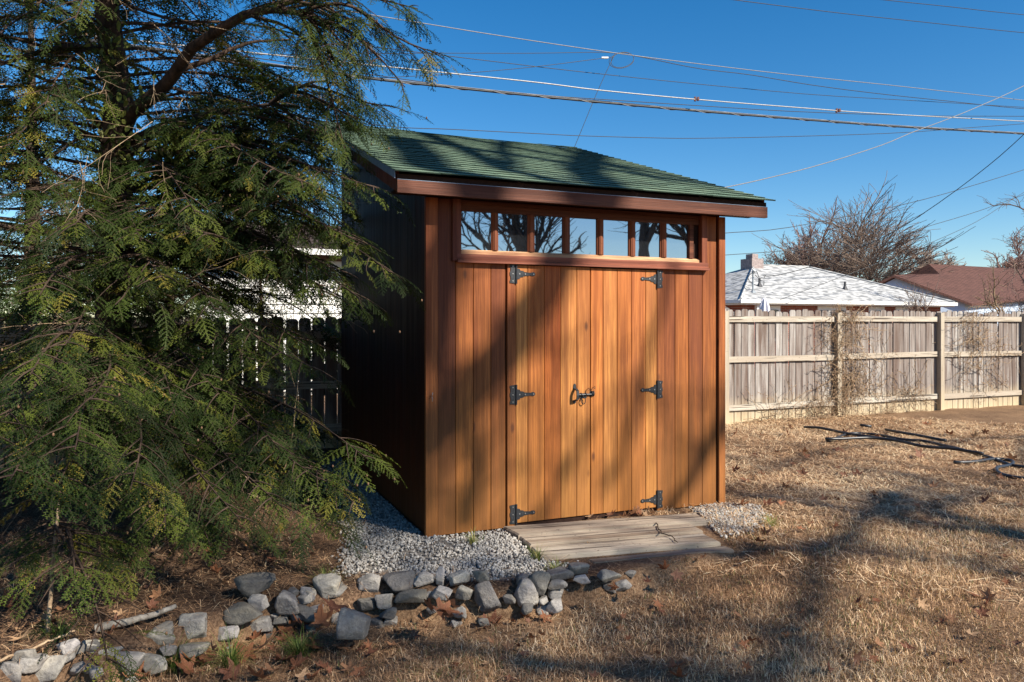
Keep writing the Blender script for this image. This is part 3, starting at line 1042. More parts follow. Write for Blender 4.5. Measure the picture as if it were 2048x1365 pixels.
def mat_roof_far(name, c1, c2, sx=.35, sy=.14, dash=False):
    g = Gr(name)
    uv = g.n('TexCoord').outputs['Object']
    s = g.n('SeparateXYZ', None, Vector=uv)
    nn = g.n('SeparateXYZ', None, Vector=g.n('TexCoord').outputs['Normal'])
    side_ = g.math('GREATER_THAN', g.math('ABSOLUTE', nn.outputs['X']), g.math('ABSOLUTE', nn.outputs['Y']))
    along = g.math('ADD', g.math('MULTIPLY', s.outputs['Y'], side_), g.math('MULTIPLY', s.outputs['X'], g.math('SUBTRACT', 1.0, side_)))
    v = g.n('CombineXYZ', None, X=along, Y=g.math('MULTIPLY', s.outputs['Z'], 3.0), Z=0.0).outputs[0]
    b = g.n('TexBrick', None, Vector=v, Color1=c1, Color2=c2, Mortar=tuple(x * .45 for x in c2), Scale=1.0, Mortar_Size=.018, Brick_Width=sx, Row_Height=sy, Bias=-.35)
    n = g.noise(uv, 2.2, 4)
    c = g.mix(g.math('MULTIPLY', n, .5), b.outputs['Color'], tuple(x * .6 for x in c1))
    if dash:
        dv = g.n('CombineXYZ', None, X=g.math('MULTIPLY', along, 3.2), Y=g.math('MULTIPLY', s.outputs['Z'], 15.0), Z=0.0).outputs[0]
        dn = g.n('TexNoise', None, Vector=dv, Scale=1.0, Detail=1.0, Roughness=.4).outputs[0]
        course = g.n('TexWave', {'bands_direction': 'Y'}, Vector=g.n('CombineXYZ', None, X=along, Y=g.math('MULTIPLY', s.outputs['Z'], 1.0), Z=0.0).outputs[0], Scale=4.8, Distortion=.6, Detail=1).outputs['Fac']
        c = g.mix(g.ramp(dn, [(.45, (0, 0, 0)), (.6, (.85, .85, .85))]), g.mix(g.math('MULTIPLY', n, .3), c1, (.42, .42, .42)), c2)
        c = g.mix(g.math('MULTIPLY', g.ramp(course, [(.0, (1, 1, 1)), (.3, (0, 0, 0))]), .5), c, c2)
    g.principled(c, .95, .1, b.outputs['Fac'], .3, .01)
    return g.m


M['brick'] = mat_brick()
M['roof_pale'] = mat_roof_far('pale_grey_roof', (.46, .46, .455), (.17, .175, .18), .27, .2, True)
M['roof_brown'] = mat_roof_far('brown_roof', (.14, .072, .06), (.07, .04, .035))
M['roof_grey'] = mat_roof_far('grey_roof', (.2, .19, .19), (.15, .145, .145))
M['white'] = mat_flat('white_paint', (.75, .74, .71), .6, .3, 0, 6, .06)
M['bluewhite'] = mat_flat('pale_blue_siding', (.40, .48, .6), .6, .3, 0, 4, .06)
M['darkglass'] = mat_flat('dark_window_glass', (.03, .035, .04), .15, .6, 0, 3, .2)
M['pipe'] = mat_flat('dark_vent_pipe', (.05, .05, .055), .6, .4)
M['galv'] = mat_flat('galvanised_mast', (.3, .33, .35), .5, .5, .5)
M['chim_d'] = mat_flat('grey_chimney_brick', (.28, .23, .22), .9, .1, 0, 12, .3)
M['canvas'] = mat_flat('white_canvas', (.7, .69, .74), .8, .2, 0, 12, .1)

# brick house with pale hip roof
h1 = empty('brick_house', (7.9, 26.0, 0), YAW)
tag(h1, 'single storey brick house with pale grey hip roof beyond the fence', 'house')
EL, ED, EZ, RH = 10.7, 8.5, 2.36, 1.6
b_ = MB(); b_.box(.35, EL - .35, .35, ED - .35, -.1, EZ - .16); b_.obj('wall', M['brick'], h1)
b_ = MB()
r1, r2 = 4.25, 7.25
b_.add([(0, 0, EZ), (EL, 0, EZ), (EL, ED, EZ), (0, ED, EZ), (r1, ED / 2, EZ + RH), (r2, ED / 2, EZ + RH)], [(0, 1, 5, 4), (1, 2, 5), (2, 3, 4, 5), (3, 0, 4), (3, 2, 1, 0)])
rfo = b_.obj('roof', M['roof_pale'], h1)
b_ = MB()
for q in (((0, 0, EZ), (r1, ED / 2, EZ + RH)), ((EL, 0, EZ), (r2, ED / 2, EZ + RH)), ((r1, ED / 2, EZ + RH), (r2, ED / 2, EZ + RH))):
    b_.tube([Vector(q[0]) + Vector((0, 0, .02)), Vector(q[1]) + Vector((0, 0, .02))], .05, 6)
b_.obj('ridge_caps', M['roof_pale'], rfo)
b_ = MB(); b_.box(-.06, EL + .06, -.09, -.003, EZ - .12, EZ + .005); b_.box(-.09, -.003, -.003, ED, EZ - .12, EZ + .005); b_.obj('gutter', M['white'], h1)
b_ = MB(); b_.box(0, EL, 0, .345, EZ - .17, EZ - .125); b_.box(0, .345, .35, ED, EZ - .17, EZ - .125); b_.obj('eave_board', M['white'], h1)
def h1a(px): 
    k = (px - 1024) / FPX
    ox, oy = 7.9 + B.x * .35, 26 + B.y * .35
    return (k * oy - ox) / (U.x - U.y * k)
for (p0_, p1_) in ((1518, 1559), (1634, 1690), (1736, 1767), (1790, 1815)):
    a0, a1 = h1a(p0_), h1a(p1_)
    wn = MB(); wn.box(a0, a1, .30, .348, .9, EZ - .19)
    wo_ = wn.obj('window', M['white'], h1)
    gb = MB(); mid_ = (a0 + a1) / 2
    gb.box(a0 + .1, mid_ - .02, .285, .299, 1.0, EZ - .34); gb.box(mid_ + .02, a1 - .1, .285, .299, 1.0, EZ - .34)
    gb.obj('pane', M['darkglass'], wo_)
a_ = h1a(1507)
b_ = MB(); b_.box(a_ - .06, a_ + .06, .1, .22, -.05, EZ - .18); b_.obj('porch_post', M['white'], h1)
# things on the roof
def onroof(px, py):
    """point on the front roof plane"""
    o = Vector((0, 0, EYE)); d = Vector(((px - 1024) / FPX, 1, -(py - HOR) / FPX))
    c0 = h1.location + Vector((0, 0, EZ))
    nrm = (U.cross((B * (ED / 2) + Vector((0, 0, RH))))).normalized()
    t = (c0 - o).dot(nrm) / d.dot(nrm)
    return o + d * t
def h1local(p):
    q = p - h1.location
    return Vector((q.dot(U), q.dot(B), q.z))
for (px, py) in ((1519, 573), (1690, 579)):
    q = h1local(onroof(px, py))
    b_ = MB(); b_.tube([q + Vector((0, 0, -.05)), q + Vector((0, 0, .12))], [.13, .05], 8); b_.tube([q + Vector((0, 0, .1)), q + Vector((0, 0, .3))], .045, 8)
    b_.obj('vent_pipe', M['pipe'], rfo)
q = h1local(onroof(1506, 585))
b_ = MB(); b_.tube([q + Vector((0, 0, -.05)), q + Vector((0, 0, .72))], .03, 8); b_.tube([q + Vector((0, 0, .7)), q + Vector((.0, -.05, .8)), q + Vector((.08, -.1, .76))], [.06, .07, .04], 8)
b_.tube([q + Vector((0, 0, -.03)), q + Vector((0, 0, .06))], [.12, .05], 8)
b_.obj('service_mast', M['galv'], rfo)
MAST = h1.location + U * q.x + B * q.y + Vector((0, 0, q.z + .66))
lp_ = []
for t in np.linspace(0, 1, 14):
    lp_.append(q + Vector((-.22 * math.sin(math.pi * t), 0, .72 - .42 * t)))
b_ = MB(); b_.tube(lp_, .012, 5)
b_.tube([q + Vector((.08, -.1, .76)), q + Vector((.2, -.1, .5)), q + Vector((.42, -.1, .52)), q + Vector((.5, -.08, .62))], .012, 5)
b_.tube([q + Vector((.0, -.1, .62)), q + Vector((.25, -.12, .42)), q + Vector((.42, -.1, .40)), q + Vector((.4, -.1, .25))], .012, 5)
b_.obj('drip_loop', M['wire_dark'], rfo)
cc = h1local(P(1492, 530, 31.6))
ch = MB(); ch.box(r1 - .45, r1 + .15, ED / 2 - .4, ED / 2 + .3, EZ + RH - .6, EZ + RH + .26); ch.box(r1 - .3, r1 + .0, ED / 2 - .25, ED / 2 + .15, EZ + RH + .26, EZ + RH + .46)
ch.obj('chimney', M['chim_d'], rfo)

# folded parasol
u0 = P(1529, 640, 19.5); u0.z = 0
um = empty('parasol', u0)
tag(um, 'folded white parasol poking up behind the fence', 'parasol')
b_ = MB(); b_.tube([(0, 0, 0), (0, 0, 2.2)], .022, 8); b_.obj('pole', M['galv'], um)
b_ = MB()
n = 16
rings = [(2.2, .03), (2.16, .07), (2.0, .12), (1.7, .17), (1.3, .2), (1.0, .17)]
vv = []
for z, r in rings:
    for j in range(n):
        rr = r * (1.0 if j % 2 else .6)
        vv.append((rr * math.cos(2 * math.pi * j / n), rr * math.sin(2 * math.pi * j / n), z))
ff = [(i * n + j, i * n + (j + 1) % n, (i + 1) * n + (j + 1) % n, (i + 1) * n + j) for i in range(len(rings) - 1) for j in range(n)]
b_.add(vv, ff + [tuple(range(n))]); b_.obj('canopy', M['canvas'], um)

# small grey-roofed shed over the fence
s2 = empty('neighbour_shed', P(1404, 640, 17.5) * 1.0, YAW); s2.location.z = 0
tag(s2, 'little grey roofed outbuilding just over the fence beside the shed', 'shed')
b_ = MB(); b_.box(-1.2, .75, .1, 2.2, -.05, 1.8); b_.obj('wall', M['white'], s2)
b_ = MB()
b_.add([(-1.3, 0, 1.76), (1.1, 0, 1.72), (1.1, 2.3, 1.72), (-1.3, 2.3, 1.76), (-.1, 0, 2.36), (-.1, 2.3, 2.36)], [(0, 1, 4), (2, 3, 5), (1, 2, 5, 4), (3, 0, 4, 5), (3, 2, 1, 0)])
b_.obj('roof', M['roof_grey'], s2)

# blue-white house with brown roof
def gable(name, o, yaw, wx, dy, ez, rh, wall, roof, parent, ov=.35, ridge='x'):
    b_ = MB()
    c, s = math.cos(yaw), math.sin(yaw)
    def T_(p): return (o[0] + p[0] * c - p[1] * s, o[1] + p[0] * s + p[1] * c, p[2])
    if ridge == 'x':
        pent = [(0, 0, -.1), (0, dy, -.1), (0, dy, ez), (0, dy / 2, ez + rh), (0, 0, ez)]
        b_.prism([T_(p) for p in pent], Vector(T_((wx, 0, 0))) - Vector(T_((0, 0, 0))))
    w_ = b_.obj(name[0], wall, parent)
    b_ = MB()
    sl_ = rh / (dy / 2)
    for sgn in (0, 1):
        y_e = -ov if sgn == 0 else dy + ov
        ze = ez - ov * sl_
        q = [(-ov, y_e, ze + .02), (wx + ov, y_e, ze + .02), (wx + ov, dy / 2, ez + rh + .02), (-ov, dy / 2, ez + rh + .02)]
        b_.prism([T_(p) for p in q], (0, 0, .1))
    r_ = b_.obj(name[1], roof, parent)
    return w_, r_


h2 = empty('white_house', (17, 36, 0), 0)
tag(h2, 'pale blue and white house with brown shingled roof at the right', 'house')
yw2 = YAW + .25
g0_ = P(1775, 640, 37.0)
rel = lambda p: (p.x - 17, p.y - 36)
# wing with its gable end towards the fence
p_ = P(1690, 640, 36.5)
wv = P(1932, 640, 35.5)
dirv = (wv - p_); dyw = dirv.length
ywg = math.atan2(dirv.y, dirv.x) - math.pi / 2
gable(('wing_wall', 'wing_roof'), rel(p_), ywg, -9.0 * -1, dyw, 2.55, 1.35, M['bluewhite'], M['roof_brown'], h2) if False else None
b_ = MB()
apex = P(1793, 556, 37.0); lo_l = P(1690, 608, 37.6); lo_r = P(1930, 606, 36.4)
bk = Vector((7.0, 5.2, .45))
ptsA = [Vector((lo_l.x, lo_l.y, -.1)), Vector((lo_r.x, lo_r.y, -.1)), lo_r, apex, lo_l]
b_.prism([p - h2.location for p in ptsA], bk); b_.obj('wing_wall', M['bluewhite'], h2)
b_ = MB()
ovr = (apex - lo_r).normalized() * -.45
for a, c in ((apex, lo_r + ovr), (apex, lo_l + (lo_l - apex).normalized() * .4)):
    f_ = -bk.normalized() * .3
    b_.prism([a + f_ - h2.location + Vector((0, 0, .02)), c + f_ - h2.location + Vector((0, 0, .02)), c + bk - h2.location + Vector((0, 0, .02)), a + bk - h2.location + Vector((0, 0, .02))], (0, 0, .12))
b_.obj('wing_roof', M['roof_brown'], h2)
# main block: long wall facing the camera under a broad brown roof
m0, m1 = P(1925, 640, 41.0), P(2200, 640, 47.0)
dv = (m1 - m0); dv.z = 0; mu = dv.normalized(); mb_ = Vector((-mu.y, mu.x, 0))
Lm, ez2 = dv.length, 3.05
m0.z = 0
def mp(a, d, z): return m0 + mu * a + mb_ * d + Vector((0, 0, z)) - h2.location
b_ = MB(); b_.prism([mp(.2, .3, -.1), mp(Lm, .3, -.1), mp(Lm, 6.2, -.1), mp(.2, 6.2, -.1)], (0, 0, ez2 - .02 + .1)); b_.obj('wall', M['white'], h2)
b_ = MB()
b_.add([mp(-.3, -.2, ez2), mp(Lm + .3, -.2, ez2), mp(Lm + .3, 6.5, ez2), mp(-.3, 6.5, ez2), mp(1.8, 3.2, ez2 + 2.0), mp(Lm + .3, 3.2, ez2 + 2.0)], [(0, 1, 5, 4), (2, 3, 4, 5), (3, 0, 4), (1, 2, 5), (3, 2, 1, 0)])
b_.obj('roof', M['roof_brown'], h2)
b_ = MB(); b_.prism([mp(-.32, -.32, ez2 - .16), mp(Lm, -.32, ez2 - .16), mp(Lm, -.203, ez2 - .16), mp(-.32, -.203, ez2 - .16)], (0, 0, .16)); b_.obj('gutter', M['white'], h2)
def m_a(px):
    k = (px - 1024) / FPX
    return (k * (m0.y + mb_.y * .3) - (m0.x + mb_.x * .3)) / (mu.x - mu.y * k)
for p0_, p1_ in ((1945, 1962), (1966, 1984), (2020, 2042)):
    a0, a1 = m_a(p0_), m_a(p1_)
    wn = MB(); wn.prism([mp(a0, .24, 1.0), mp(a1, .24, 1.0), mp(a1, .298, 1.0), mp(a0, .298, 1.0)], (0, 0, 1.15)); wo_ = wn.obj('window', M['white'], h2)
    gb = MB(); gb.prism([mp(a0 + .06, .22, 1.08), mp(a1 - .06, .22, 1.08), mp(a1 - .06, .238, 1.08), mp(a0 + .06, .238, 1.08)], (0, 0, .98)); gb.obj('pane', M['darkglass'], wo_)

# white sided house behind the hemlock
h3 = empty('white_house', P(400, 640, 15.6), YAW); h3.location.z = 0
tag(h3, 'white lap sided house glimpsed between the hemlock branches', 'house')
k = (760 - 1024) / FPX
L3 = (k * h3.location.y - h3.location.x) / (U.x - U.y * k)
b_ = MB(); b_.box(0, L3, .04, 7, -.1, 2.95); b_.obj('wall', M['white'], h3)
for i in range(14):
    b_ = MB()
    z0 = .25 + i * .19
    b_.add([(0, .0, z0), (L3, .0, z0), (L3, .034, z0 + .2), (0, .034, z0 + .2), (0, .036, z0), (L3, .036, z0)], [(0, 1, 2, 3), (0, 4, 5, 1)])
    b_.obj('siding_board', M['white'], h3)
b_ = MB(); b_.box(0, L3, -.02, .03, 2.92, 3.05); b_.obj('frieze_board', mat_flat('brown_frieze', (.16, .1, .075), .8), h3)
b_ = MB()
b_.add([(-.4, -.5, 3.1), (L3 + .4, -.5, 3.1), (L3 + .4, 7.5, 3.1), (-.4, 7.5, 3.1), (-.4, 3.5, 4.15), (L3 + .4, 3.5, 4.15)], [(0, 1, 5, 4), (2, 3, 4, 5), (3, 0, 4), (1, 2, 5), (3, 2, 1, 0)])
b_.obj('roof', mat_roof_far('dark_brown_roof', (.1, .075, .065), (.075, .055, .05)), h3)
b_ = MB(); b_.box(-.4, L3 + .4, -.6, -.503, 3.0, 3.12); b_.obj('gutter', M['white'], h3)

# ------------------------------------------------------------------ bare trees
def grow(rng, p, d, length, rad, level, maxl, out, up=.1, spread=.6, kids=5, taper=.45, wob=.12, ratio=.62, start=.3):
    k = max(4, int(length / (.5 if level < 2 else .3)))
    k = min(k, 10)
    pts = [np.array(p, float)]
    d = np.array(d, float); d /= np.linalg.norm(d)
    for i in range(k):
        d = d + rng.normal(0, wob, 3) + np.array([0, 0, up])
        d /= np.linalg.norm(d)
        pts.append(pts[-1] + d * length / k)
    pts = np.array(pts)
    rr = rad * (1 - (1 - taper) * np.linspace(0, 1, k + 1))
    if level == maxl: rr = rad * (1 - .75 * np.linspace(0, 1, k + 1))
    out.append((pts, rr))
    if level >= maxl: return
    nk = kids if level else kids + 2
    for j in range(nk):
        t = start + (1 - start) * (j + rng.uniform(.1, .9)) / nk
        f = t * k; i = min(int(f), k - 1)
        q = pts[i] + (pts[i + 1] - pts[i]) * (f - i)
        dd = pts[i + 1] - pts[i]; dd /= np.linalg.norm(dd)
        s = rng.normal(0, 1, 3); s -= dd * (s @ dd); s /= np.linalg.norm(s) + 1e-9
        a = rng.normal(spread, .15)
        nd = dd * math.cos(a) + s * math.sin(a)
        r_ = rad * (1 - (1 - taper) * t) * rng.uniform(.45, .7)
        grow(rng, q, nd, length * ratio * rng.uniform(.75, 1.2) * (1.15 - .4 * t), r_, level + 1, maxl, out, up, spread, kids, taper, wob * 1.15, ratio, .2)
    # leader continues
    grow(rng, pts[-1], pts[-1] - pts[-2], length * ratio * 1.05, rr[-1] * .95, level + 1, maxl, out, up, spread, kids, taper, wob, ratio, .15)


def bare_tree(name, label, base, height, seed, maxl=4, trunk_r=.2, mat=None, group=None, minr=.006, spread=.6, up=.1, kids=5, lean=(0, 0, 1), ratio=.62, t_len=.3, extra=None, wob=.12, cat='tree', twig_mat=None, width=None):
    rng = np.random.default_rng(seed)
    out = []
    grow(rng, (0, 0, 0), lean, height * t_len, trunk_r, 0, maxl, out, up, spread, kids, .7, wob, ratio, .45)
    k_ = height / max(p[:, 2].max() for p, r in out)
    kw = k_
    if width: kw = width / np.percentile(np.concatenate([np.hypot(p[:, 0], p[:, 1]) for p, r in out]), 97)
    out = [(p * np.array([kw, kw, k_]), np.maximum(r, minr)) for p, r in out]
    if extra: out += extra
    tr = [b for b in out if b[1][0] > trunk_r * .3]
    tw = [b for b in out if b[1][0] <= trunk_r * .3]
    root = empty(name, base)
    tag(root, label, cat, group)
    V, T = tubes_np(tr)
    link('trunk', tri_mesh('trunk', V, T, mat or M['bark_far'], None, True), root)
    V, T = tubes_np(tw)
    c = link('crown', tri_mesh('crown', V, T, twig_mat or mat or M['bark_far'], None, True), root)
    c['kind'] = 'stuff'
    return root


M['twig_red'] = mat_bark('reddish_twigs', (.2, .12, .1), (.36, .235, .195), .4)
M['twig_grey'] = mat_bark('greyish_twigs', (.16, .115, .09), (.32, .24, .19), .4)


def base_at(px, Y):
    p = P(px, 640, Y); p.z = -.1
    return p


TT = dict(maxl=5, trunk_r=.17, mat=M['bark_far'], minr=.015)
TF = dict(maxl=5, trunk_r=.2, mat=M['bark_far'], minr=.022)
bare_tree('bare_tree', 'tall bare tree with fan of ascending limbs behind the pale roof', base_at(1716, 48), 11.3, 11, spread=.44, up=.012, kids=4, ratio=.74, t_len=.2, wob=.06, twig_mat=M['twig_grey'], width=5.6, **dict(TT, minr=.013))
bare_tree('bare_tree', 'ragged bare tree with reddish twigs over the chimney', base_at(1600, 50), 9.6, 23, spread=.75, up=.012, kids=4, ratio=.64, t_len=.26, wob=.15, twig_mat=M['twig_red'], width=3.6, **TT)
bare_tree('bare_tree', 'bare tree with rosy twigs between the ragged tree and the fan shaped one', base_at(1655, 54), 10.2, 29, spread=.6, up=.02, kids=4, ratio=.64, t_len=.26, wob=.12, twig_mat=M['twig_red'], width=3.0, **TT)
bare_tree('bare_tree', 'distant bare tree rising left of the brown roof ridge', base_at(1905, 66), 10.4, 31, spread=.62, up=.015, kids=4, ratio=.64, t_len=.28, twig_mat=M['twig_grey'], width=5.0, **TF)
bare_tree('bare_tree', 'distant bare tree directly above the brown roof', base_at(1985, 68), 10.4, 37, spread=.6, up=.015, kids=4, ratio=.64, t_len=.28, twig_mat=M['twig_red'], width=4.6, **TF)
bare_tree('bare_tree', 'bare twiggy tree reaching in from the right edge above the roofs', base_at(2150, 27), 7.0, 41, 5, .09, M['bark_far'], None, .006, .8, .0, 4, (-.12, 0, 1), .66, .3, wob=.2, width=2.9)
bare_tree('bare_shrub', 'leafless pale arching shrub in front of the white house', base_at(2003, 19), 3.3, 43, 4, .06, M['twig_dry'], None, .005, .8, .03, 4, (.0, 0, 1), .7, .35, wob=.2, cat='shrub', width=1.0)
bare_tree('bare_shrub', 'heap of grey arching brush over the low end of the pale roof', base_at(1870, 20), 3.0, 47, 4, .05, M['twig_grey'], None, .005, .9, -.03, 5, (-.35, 0, 1), .72, .4, wob=.2, cat='shrub', width=2.0)
bare_tree('bare_tree', 'rosy bare tree seen through the gaps of the hemlock', base_at(440, 45), 10.0, 53, spread=.6, up=.02, kids=4, ratio=.64, t_len=.26, twig_mat=M['twig_red'], width=4.0, **TT)
bare_tree('bare_tree', 'greyish bare tree far behind the hemlock trunk', base_at(120, 40), 10.0, 59, spread=.6, up=.02, kids=4, ratio=.64, t_len=.26, twig_mat=M['twig_grey'], width=4.0, **TT)

# ------------------------------------------------------------------ shade trees behind the camera: their shadows fall across shed and lawn, their limbs show in the panes
SV = np.array(SUN)


def on_front(px, py):
    a, z = loc(px, py)
    return np.array(Vector((CX, CY, 0)) + U * a + Vector((0, 0, z)))


def on_roof(px, py):
    d = Vector(((px - 1024) / FPX, 1, -(py - HOR) / FPX)); o = Vector((0, 0, EYE))
    c0 = Vector((CX, CY, 0)) - B * OS + Vector((0, 0, ZS))
    nrm = U.cross(B + Vector((0, 0, SLP))).normalized()
    return np.array(o + d * ((c0 - o).dot(nrm) / d.dot(nrm)))


def on_gr(px, py, z=-.06):
    return np.array(G(px, py, z))


def limb(pts, L, r0, r1, n=14):
    """limb whose shadow runs through the given points on the place, L metres up the sunbeam"""
    pts = np.array([p + SV * (L if np.isscalar(L) else L[i]) for i, p in enumerate(pts)])
    t = np.linspace(0, len(pts) - 1, n)
    q = np.stack([np.interp(t, np.arange(len(pts)), pts[:, k]) for k in range(3)], 1)
    q[1:-1] += np.random.default_rng(int(r0 * 1e4) + len(pts)).normal(0, .022, (n - 2, 3))
    return q, np.linspace(r0, r1, n)


def twigs_from(br, seed, n=7, ln=1.3, lv=2):
    rng = np.random.default_rng(seed)
    out = []
    pts, rad = br
    for j in range(n):
        i = rng.integers(1, len(pts) - 1)
        d = pts[i + 1] - pts[i]; d /= np.linalg.norm(d)
        s = rng.normal(0, 1, 3); s -= d * (s @ d); s /= np.linalg.norm(s)
        nd = d * .6 + s * .8
        grow(rng, pts[i], nd, ln * rng.uniform(.6, 1.2), min(rad[i] * .45, .03), 0, lv, out, .04, .6, 3, .6, .14, .6, .3)
    return out


TB = np.array([16.7, -4.35, -.05])
crown_c = TB + np.array([0, 0, 12.6])
LB = []
limbs = [
    ([on_roof(840, 258), on_roof(935, 300), on_roof(1010, 338), on_front(1062, 400), on_front(1100, 480)], 13.5, .10, .07),
    ([on_roof(1000, 256), on_roof(1008, 300), on_roof(1015, 335)], 13.7, .07, .06),
    ([on_roof(1090, 285), on_roof(1230, 332), on_roof(1330, 362)], 13.0, .05, .03),
    ([on_roof(1190, 300), on_roof(1160, 348), on_front(1130, 480), on_front(1060, 620), on_front(985, 730), on_front(900, 830), on_front(850, 880)], 13.5, .13, .13),
    ([on_roof(800, 275), on_roof(850, 335), on_front(905, 440), on_front(880, 560), on_front(866, 700)], 13.8, .15, .12),
    ([on_front(1470, 700), on_front(1445, 850), on_front(1385, 940), on_front(1330, 1040)], 12.6, .05, .05),
    ([on_front(1345, 520), on_front(1295, 690), on_front(1262, 850), on_front(1195, 990)], 13.2, .035, .03),
    ([on_front(1190, 840), on_front(1110, 980), on_front(1040, 1090)], 13.0, .035, .03),
    ([on_front(860, 700), on_front(905, 800), on_front(950, 920), on_front(930, 1060)], 13, .05, .05),
    ([on_gr(1760, 1000), on_gr(1700, 1045), on_gr(1640, 1100), on_gr(1600, 1210), on_gr(1560, 1370), on_gr(1540, 1450)], 12.0, .05, .04),
    ([on_gr(2048, 1080), on_gr(1900, 1040), on_gr(1760, 1000)], 12.0, .04, .035),
    ([on_gr(1640, 1100), on_gr(1500, 1110), on_gr(1300, 1120), on_gr(1100, 1165), on_gr(900, 1185)], 12.0, .07, .04),
    ([on_gr(2048, 880), on_gr(1850, 890), on_gr(1650, 905), on_gr(1480, 960)], 13, .035, .025),
    ([on_gr(1560, 1370), on_gr(1300, 1330), on_gr(1050, 1280), on_gr(800, 1240), on_gr(560, 1200)], 12.0, .05, .03),
]
for pts, L_, r0, r1 in limbs:
    LB.append(limb(pts, L_ + 6.0, r0 * 1.35, r1 * 1.35))
extra = []
for i, br in enumerate(LB):
    extra.append((br[0] - TB, br[1]))
    extra += [(p - TB, np.maximum(r, .006)) for p, r in twigs_from(br, 100 + i, 3, 1.0)]
    # the joining limb from the trunk
    jz = {0: 15.0, 1: 15.4, 2: 14.6, 4: 15.6, 10: 10.8, 12: 11.2}.get(i)
    if jz:
        p1 = br[0][0] - TB
        p0 = np.array([0, 0, jz])
        t = np.linspace(0, 1, 9)[:, None]
        md = p0 + (p1 - p0) * .5 + np.array([0, 0, .5])
        q = (1 - t) ** 2 * p0 + 2 * t * (1 - t) * md + t ** 2 * p1
        extra.append((q, np.linspace(.07, br[1][0] * .8, 9)))
# fine twig canopy whose soft shade lies on the gravel, the stones and the near lawn
rt_ = np.random.default_rng(321)
for (x0, x1, y0, y1, n_) in ((640, 860, 1090, 1180, 4), (600, 930, 1160, 1290, 11), (650, 1150, 1260, 1364, 12), (250, 430, 980, 1200, 16), (60, 200, 1150, 1250, 6), (1380, 1700, 900, 1010, 10), (1570, 1670, 1080, 1364, 10), (1700, 1900, 985, 1040, 4), (1700, 2048, 1000, 1080, 22)):
    for _ in range(n_):
        p = on_gr(rt_.uniform(x0, x1), rt_.uniform(y0, y1), -.1) + SV * rt_.uniform(16.5, 19)
        grow(rt_, p - TB, rt_.normal(0, 1, 3) * np.array([1, 1, .6]), rt_.uniform(.7, 1.3), rt_.uniform(.018, .034), 0, 2, extra, .03, .6, 2, .6, .14, .6, .2)
bare_tree('shade_tree', 'great bare shade tree behind the camera mirrored in the transom panes', tuple(TB), 17.5, 71, 3, .2, M['bark_big'], None, .008, .62, .03, 1, (0, 0, 1), .6, .6, extra=extra, wob=.03)
bare_tree('shade_tree', 'second bare shade tree further off behind the camera, seen in the panes', (22.0, -5.2, -.05), 13.0, 73, 4, .4, M['bark_big'], None, .008, .6, .05, 4, (0, 0, 1), .66, .3)
bare_tree('shade_tree', 'slim bare shade tree mirrored at the left end of the panes', (18.0, -11.0, -.05), 12.5, 79, 4, .3, M['bark_big'], None, .008, .6, .05, 4, (0, 0, 1), .66, .28)

